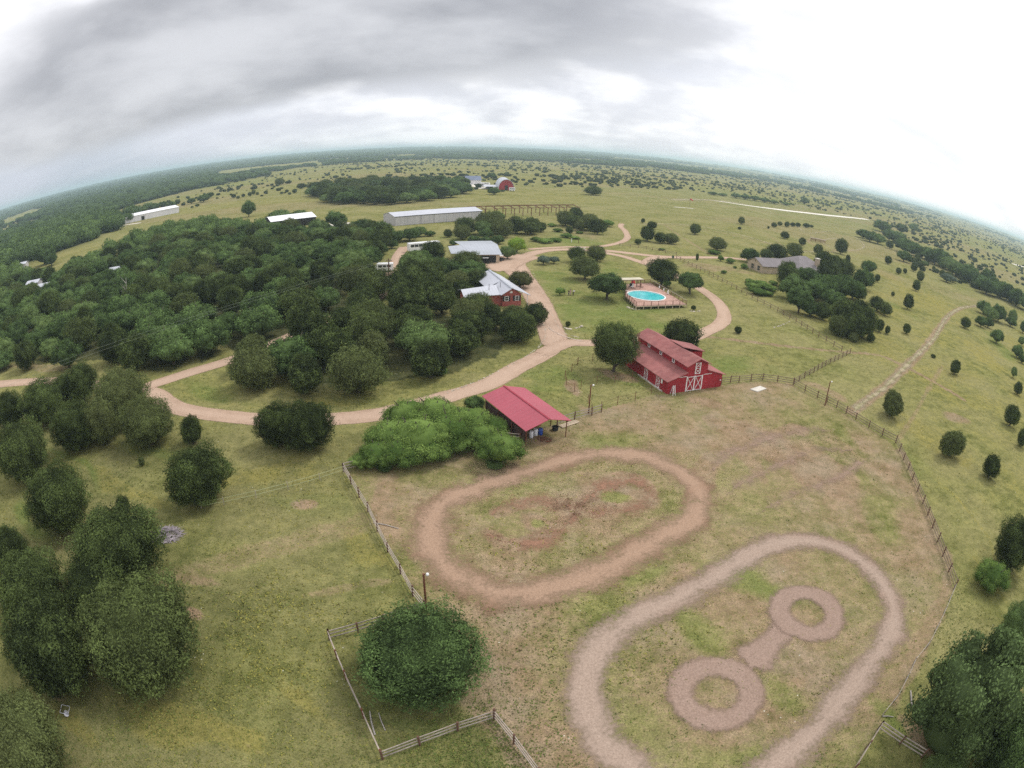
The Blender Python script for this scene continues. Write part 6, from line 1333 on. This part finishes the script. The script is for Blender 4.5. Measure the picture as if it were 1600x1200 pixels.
# ------------------------------------------------------------------ brush pile, white frame, stones
bx, by = W1(262, 836); r4 = random.Random(4); m = MB()
for i in range(330):
    a = r4.uniform(0, 6.28); q = math.sqrt(r4.random()); X_, Y_ = q*1.9*math.cos(a), q*1.6*math.sin(a); zz = max(.05, (1-q)*.75)*r4.uniform(.2, 1); th = r4.gauss(.25, .6); L_ = r4.uniform(.4, 1.7)
    d_ = Vector((math.cos(th), math.sin(th), r4.uniform(-.15, .2)))*L_/2; m.tube([Vector((X_, Y_, zz))-d_, Vector((X_, Y_, zz+r4.uniform(-.05, .1))), Vector((X_, Y_, zz))+d_], [.035, .03, .012], 4)
tag(m.build('brush_pile', plain('bleached_branches', (0.40, 0.35, 0.37), .9, .35, 4), None, False, (bx, by, Z(bx, by))), 'grey pile of dead branches at the right side of a round juniper', 'brush pile')
fx_, fy_ = W1(101.5, 1110); e = thing('pipe_frame', 'square white pipe frame lying on the ground by the bottom left juniper', 'frame', (fx_, fy_, Z(fx_, fy_)+.03), .25)
for a_, b_ in (((-.5, -.45), (.5, -.45)), ((.5, -.45), (.5, .55)), ((.5, .55), (-.5, .55)), ((-.5, .55), (-.5, -.45))): MB().tube([(a_[0], a_[1], .03), (b_[0], b_[1], .03)], .03, 6).build('pipe', M_BARW, e)
fx_, fy_ = W1(105, 1115); e = thing('bucket', 'white bucket tipped over a corner of the white pipe frame', 'bucket', (fx_, fy_, Z(fx_, fy_)+.22), .8); MB().lathe((0, 0, 0), [(.20, 0), (.25, .38), (.27, .40), (.235, .38), (.18, .04)], 16).build('shell', M_BARW, e).rotation_euler = (1.2, 0, 0)
MB().tube([(-.24, .1, .1), (-.1, -.2, .35), (.1, -.2, .35), (.24, .1, .1)], .012, 5).build('handle', M_DARK, e)
def stone_row(pts, lab, n, s0):
    P_ = lerp_path(W(pts), 12); m = MB(); r5 = random.Random(n); o = P_[0]
    for i in range(n):
        p = P_[int(r5.random()*(len(P_)-1))]; v, f = ICO[1]; s = s0*r5.uniform(.6, 1.3); v2 = v*np.array([s, s*r5.uniform(.6, 1), s*.55])*(1+.12*np.random.RandomState(i).normal(size=(len(v), 1)))
        m.add([(a[0]+p[0]-o[0]+r5.uniform(-.15, .15), a[1]+p[1]-o[1]+r5.uniform(-.15, .15), a[2]+Z(*p)+s*.2) for a in v2], [tuple(q) for q in f])
    tag(m.build('stone_edging', plain('pale_limestone', (0.50, 0.44, 0.35), .9, .2, 3), None, False, (float(o[0]), float(o[1]), 0)), lab, 'stones', None, 'stuff')
stone_row([(700, 614), (740, 598), (790, 575), (825, 555), (848, 535), (852, 515), (846, 505)], 'curved row of pale edging stones along the inside of the main drive', 110, .13)
stone_row([(882, 513), (890, 515), (905, 512), (909, 510)], 'ring of pale stones round the rock bed on the lawn by the drive', 26, .3)
stone_row([(980, 480), (988, 483), (1000, 484)], 'short line of pale stones in the grass below the pool deck', 22, .25)
stone_row([(1078, 486), (1086, 487), (1095, 486)], 'short line of pale stones right of the pool deck', 14, .22)
stone_row([(832, 424), (842, 448), (856, 475), (866, 500), (880, 520), (905, 528)], 'thin border of small stones at the left edge of the lawn', 110, .11)
stone_row([(1210, 512), (1222, 508), (1235, 502)], 'scatter of pale rocks on the pasture slope by the long fence', 16, .22)

# ------------------------------------------------------------------ people on the lawn
def skin_mesh(name, verts, edges, radii, mat, parent, sub=2, root=0):
    me = bpy.data.meshes.new(name); me.from_pydata(verts, edges, []); o = link(name, me, mat, parent)
    md = o.modifiers.new('skin', 'SKIN'); md.use_smooth_shade = True
    for i, r0 in enumerate(radii): me.skin_vertices[0].data[i].radius = (r0, r0) if not isinstance(r0, tuple) else r0
    me.skin_vertices[0].data[root].use_root = True
    sb = o.modifiers.new('subsurf', 'SUBSURF'); sb.levels = sub; sb.render_levels = sub; return o
def person(px, py, rz, shirt, trouser, hair, lab, h=1.68, bend=0.0, arm=(.2, .2), long_hair=True, hat=None):
    x_, y_ = W1(px, py); e = thing('person', lab, 'person', (x_, y_, Z(x_, y_)), rz); k = h/1.7
    def B(x, y, z):        # bend forward at the hips
        z *= 1
        if z > .95 and bend: dz = z-.95; return (x*k, (y-dz*math.sin(bend))*k, (.95+dz*math.cos(bend))*k)
        return (x*k, y*k, z*k)
    v = [B(0, 0, .95), B(0, 0, 1.15), B(0, 0, 1.36), B(0, 0, 1.47), B(0, -.01, 1.57), B(0, -.01, 1.66)]; r = [(.15, .11), (.13, .10), (.15, .10), .055, .085, .065]; ed = [(0, 1), (1, 2), (2, 3), (3, 4), (4, 5)]
    def chain(start, pts, rs_):
        p = start
        for q, rr0 in zip(pts, rs_): v.append(q); r.append(rr0); ed.append((p, len(v)-1)); p = len(v)-1
        return p
    for s, sp in ((-1, arm[0]), (1, arm[1])):
        t_ = chain(2, [B(s*.19, 0, 1.38), B(s*(.22+sp*.3), -.03-sp*.2, 1.13), B(s*(.22+sp*.4), -.15-sp*.5, .92), B(s*(.22+sp*.4), -.18-sp*.55, .85)], [.055, .042, .030, .034])
        for f in range(4): chain(t_, [B(s*(.20+sp*.4+f*.018), -.20-sp*.6, .80-.004*f), B(s*(.20+sp*.4+f*.018), -.215-sp*.6, .76)], [.010, .008])
        chain(t_, [B(s*(.17+sp*.4), -.21-sp*.55, .84), B(s*(.16+sp*.4), -.23-sp*.55, .81)], [.011, .009])
        chain(0, [(s*.095*k, 0, .86*k), (s*.11*k, -.02, .48*k), (s*.12*k, .02, .09*k), (s*.125*k, -.12, .035)], [.095, .062, .042, .035])
    chain(4, [B(0, -.105, 1.575)], [.018]); b = skin_mesh('body', v, ed, r, M_SKIN, e)
    sv_ = [B(0, 0, .93), B(0, 0, 1.15), B(0, 0, 1.36), B(0, 0, 1.43)]; sr_ = [(.165, .125), (.15, .118), (.165, .115), .075]; se_ = [(0, 1), (1, 2), (2, 3)]
    for s, sp in ((-1, arm[0]), (1, arm[1])): sv_ += [B(s*.19, 0, 1.37), B(s*(.21+sp*.2), -.02-sp*.1, 1.20)]; sr_ += [.07, .062]; n0 = len(sv_); se_ += [(2, n0-2), (n0-2, n0-1)]
    skin_mesh('shirt', sv_, se_, sr_, shirt, e, 1)
    tv = [(0, 0, .93*k)]; tr_ = [(.165, .13)]; te = []
    for s in (-1, 1): tv += [(s*.097*k, 0, .84*k), (s*.112*k, -.02, .48*k), (s*.12*k, .015, .16*k)]; tr_ += [.11, .078, .06]; n0 = len(tv); te += [(0, n0-3), (n0-3, n0-2), (n0-2, n0-1)]
    skin_mesh('trousers', tv, te, tr_, trouser, e, 1)
    hv = [B(0, .015, 1.70), B(0, .05, 1.62)]+([B(0, .085, 1.50), B(0, .09, 1.38)] if long_hair else []); skin_mesh('hair', hv, [(i, i+1) for i in range(len(hv)-1)], ([.088, .092, .075, .045] if long_hair else [.088, .08]), hair, e, 2)
    for s in (-1, 1):
        for sx_ in (s*.12*k,): MB().box(sx_-.045, sx_+.045, -.17, .07, 0, .07).build('shoe', M_DARK, e)
    for s in (-.032, .032): p_ = B(s, -.088, 1.60); MB().lathe(p_, [(.003, -.008), (.010, 0), (.003, .008)], 8).build('eye', M_DARK, e)
    return e
C_PUR = plain('purple_cloth', (0.30, 0.10, 0.28), .9, .1, 3); C_PNK = plain('pink_cloth', (0.62, 0.38, 0.50), .9, .1, 3); C_WHT = plain('white_cloth', (0.80, 0.76, 0.78), .9, .05, 3); C_NAV = plain('dark_cloth', (0.035, 0.03, 0.045), .9, .1, 3); C_JEAN = plain('denim', (0.10, 0.12, 0.2), .9, .1, 3)
H_DK = plain('dark_hair', (0.03, 0.02, 0.018), .6, .2, 8); H_BR = plain('brown_hair', (0.10, 0.045, 0.03), .6, .2, 8)
person(888.3, 462, .5, C_NAV, C_JEAN, H_DK, 'person in dark clothes standing leftmost in the group on the lawn', 1.45, 0, (.1, .35))
person(891, 461.5, 1.2, C_PUR, C_PNK, H_DK, 'person in a purple top and pink trousers standing in the middle of the lawn group', 1.72, 0, (.35, .2))
person(895.2, 461.8, 2.1, C_WHT, C_NAV, H_BR, 'person in a white top bending forward at the right of the lawn group', 1.66, .75, (.6, .4))
person(881.8, 459.5, -.5, C_NAV, C_NAV, H_DK, 'person in dark clothes half hidden by the bright green bush on the lawn', 1.5, .2, (.2, .2))

# ------------------------------------------------------------------ dead tree in the woodland, pale tree, haze
dx_, dy_ = W1(198, 462, 4); e = thing('dead_tree', 'bare grey dead tree standing in the left woodland', 'tree', (dx_, dy_, Z(dx_, dy_)))
m = MB(); r6 = random.Random(9); m.tube([(0, 0, 0), (.3, 0, 3.5), (.1, .2, 6.5), (.4, .2, 9.2)], [.32, .24, .15, .04], 8)
m.build('trunk', M_DEAD, e)
for i in range(14):
    a = r6.uniform(0, 6.28); z_ = r6.uniform(3.5, 8); L_ = r6.uniform(1.5, 3.2); MB().tube([(.2, .1, z_), (.2+math.cos(a)*L_*.5, .1+math.sin(a)*L_*.5, z_+L_*.5), (.2+math.cos(a)*L_*.8, .1+math.sin(a+.3)*L_*.8, z_+L_)], [.09, .05, .015], 5).build('branch', M_DEAD, e)
tree_px('oak_tree', 'oak', M_GRY, 485, 527, 48, .7, 'pale silvery green tree standing out among the dark junipers', 'tree')
tree_px('oak_tree', 'oak', M_BRI, 690, 577, 22, .7, 'lighter green bush at the lower right end of the dark juniper thicket', 'tree')

for _c in ((748, 474, 46), (728, 484, 50), (768, 492, 48), (724, 452, 40), (745, 436, 40), (800, 502, 44), (836, 490, 46)): tree_px('juniper_tree', 'juniper', M_JUN, _c[0], _c[1], _c[2], .72, 'dark juniper pressed close round the white roofed ranch house', 'tree', 'junipers hugging the ranch house')
hb = MB(); hb.box(-16000, 16000, -400, 16500, -14, 75); hm, t = new_mat('haze_air')
vp = t.n('ShaderNodeVolumePrincipled'); vp.inputs['Color'].default_value = (0.68, 0.86, 0.94, 1); vp.inputs['Density'].default_value = HAZE = 0.00019
vp.inputs['Anisotropy'].default_value = 0.2; o_ = t.n('ShaderNodeOutputMaterial'); t.t.links.new(vp.outputs[0], o_.inputs['Volume'])
tag(hb.build('haze', hm, None), 'thin bluish haze over the plain', 'haze', kind='stuff')
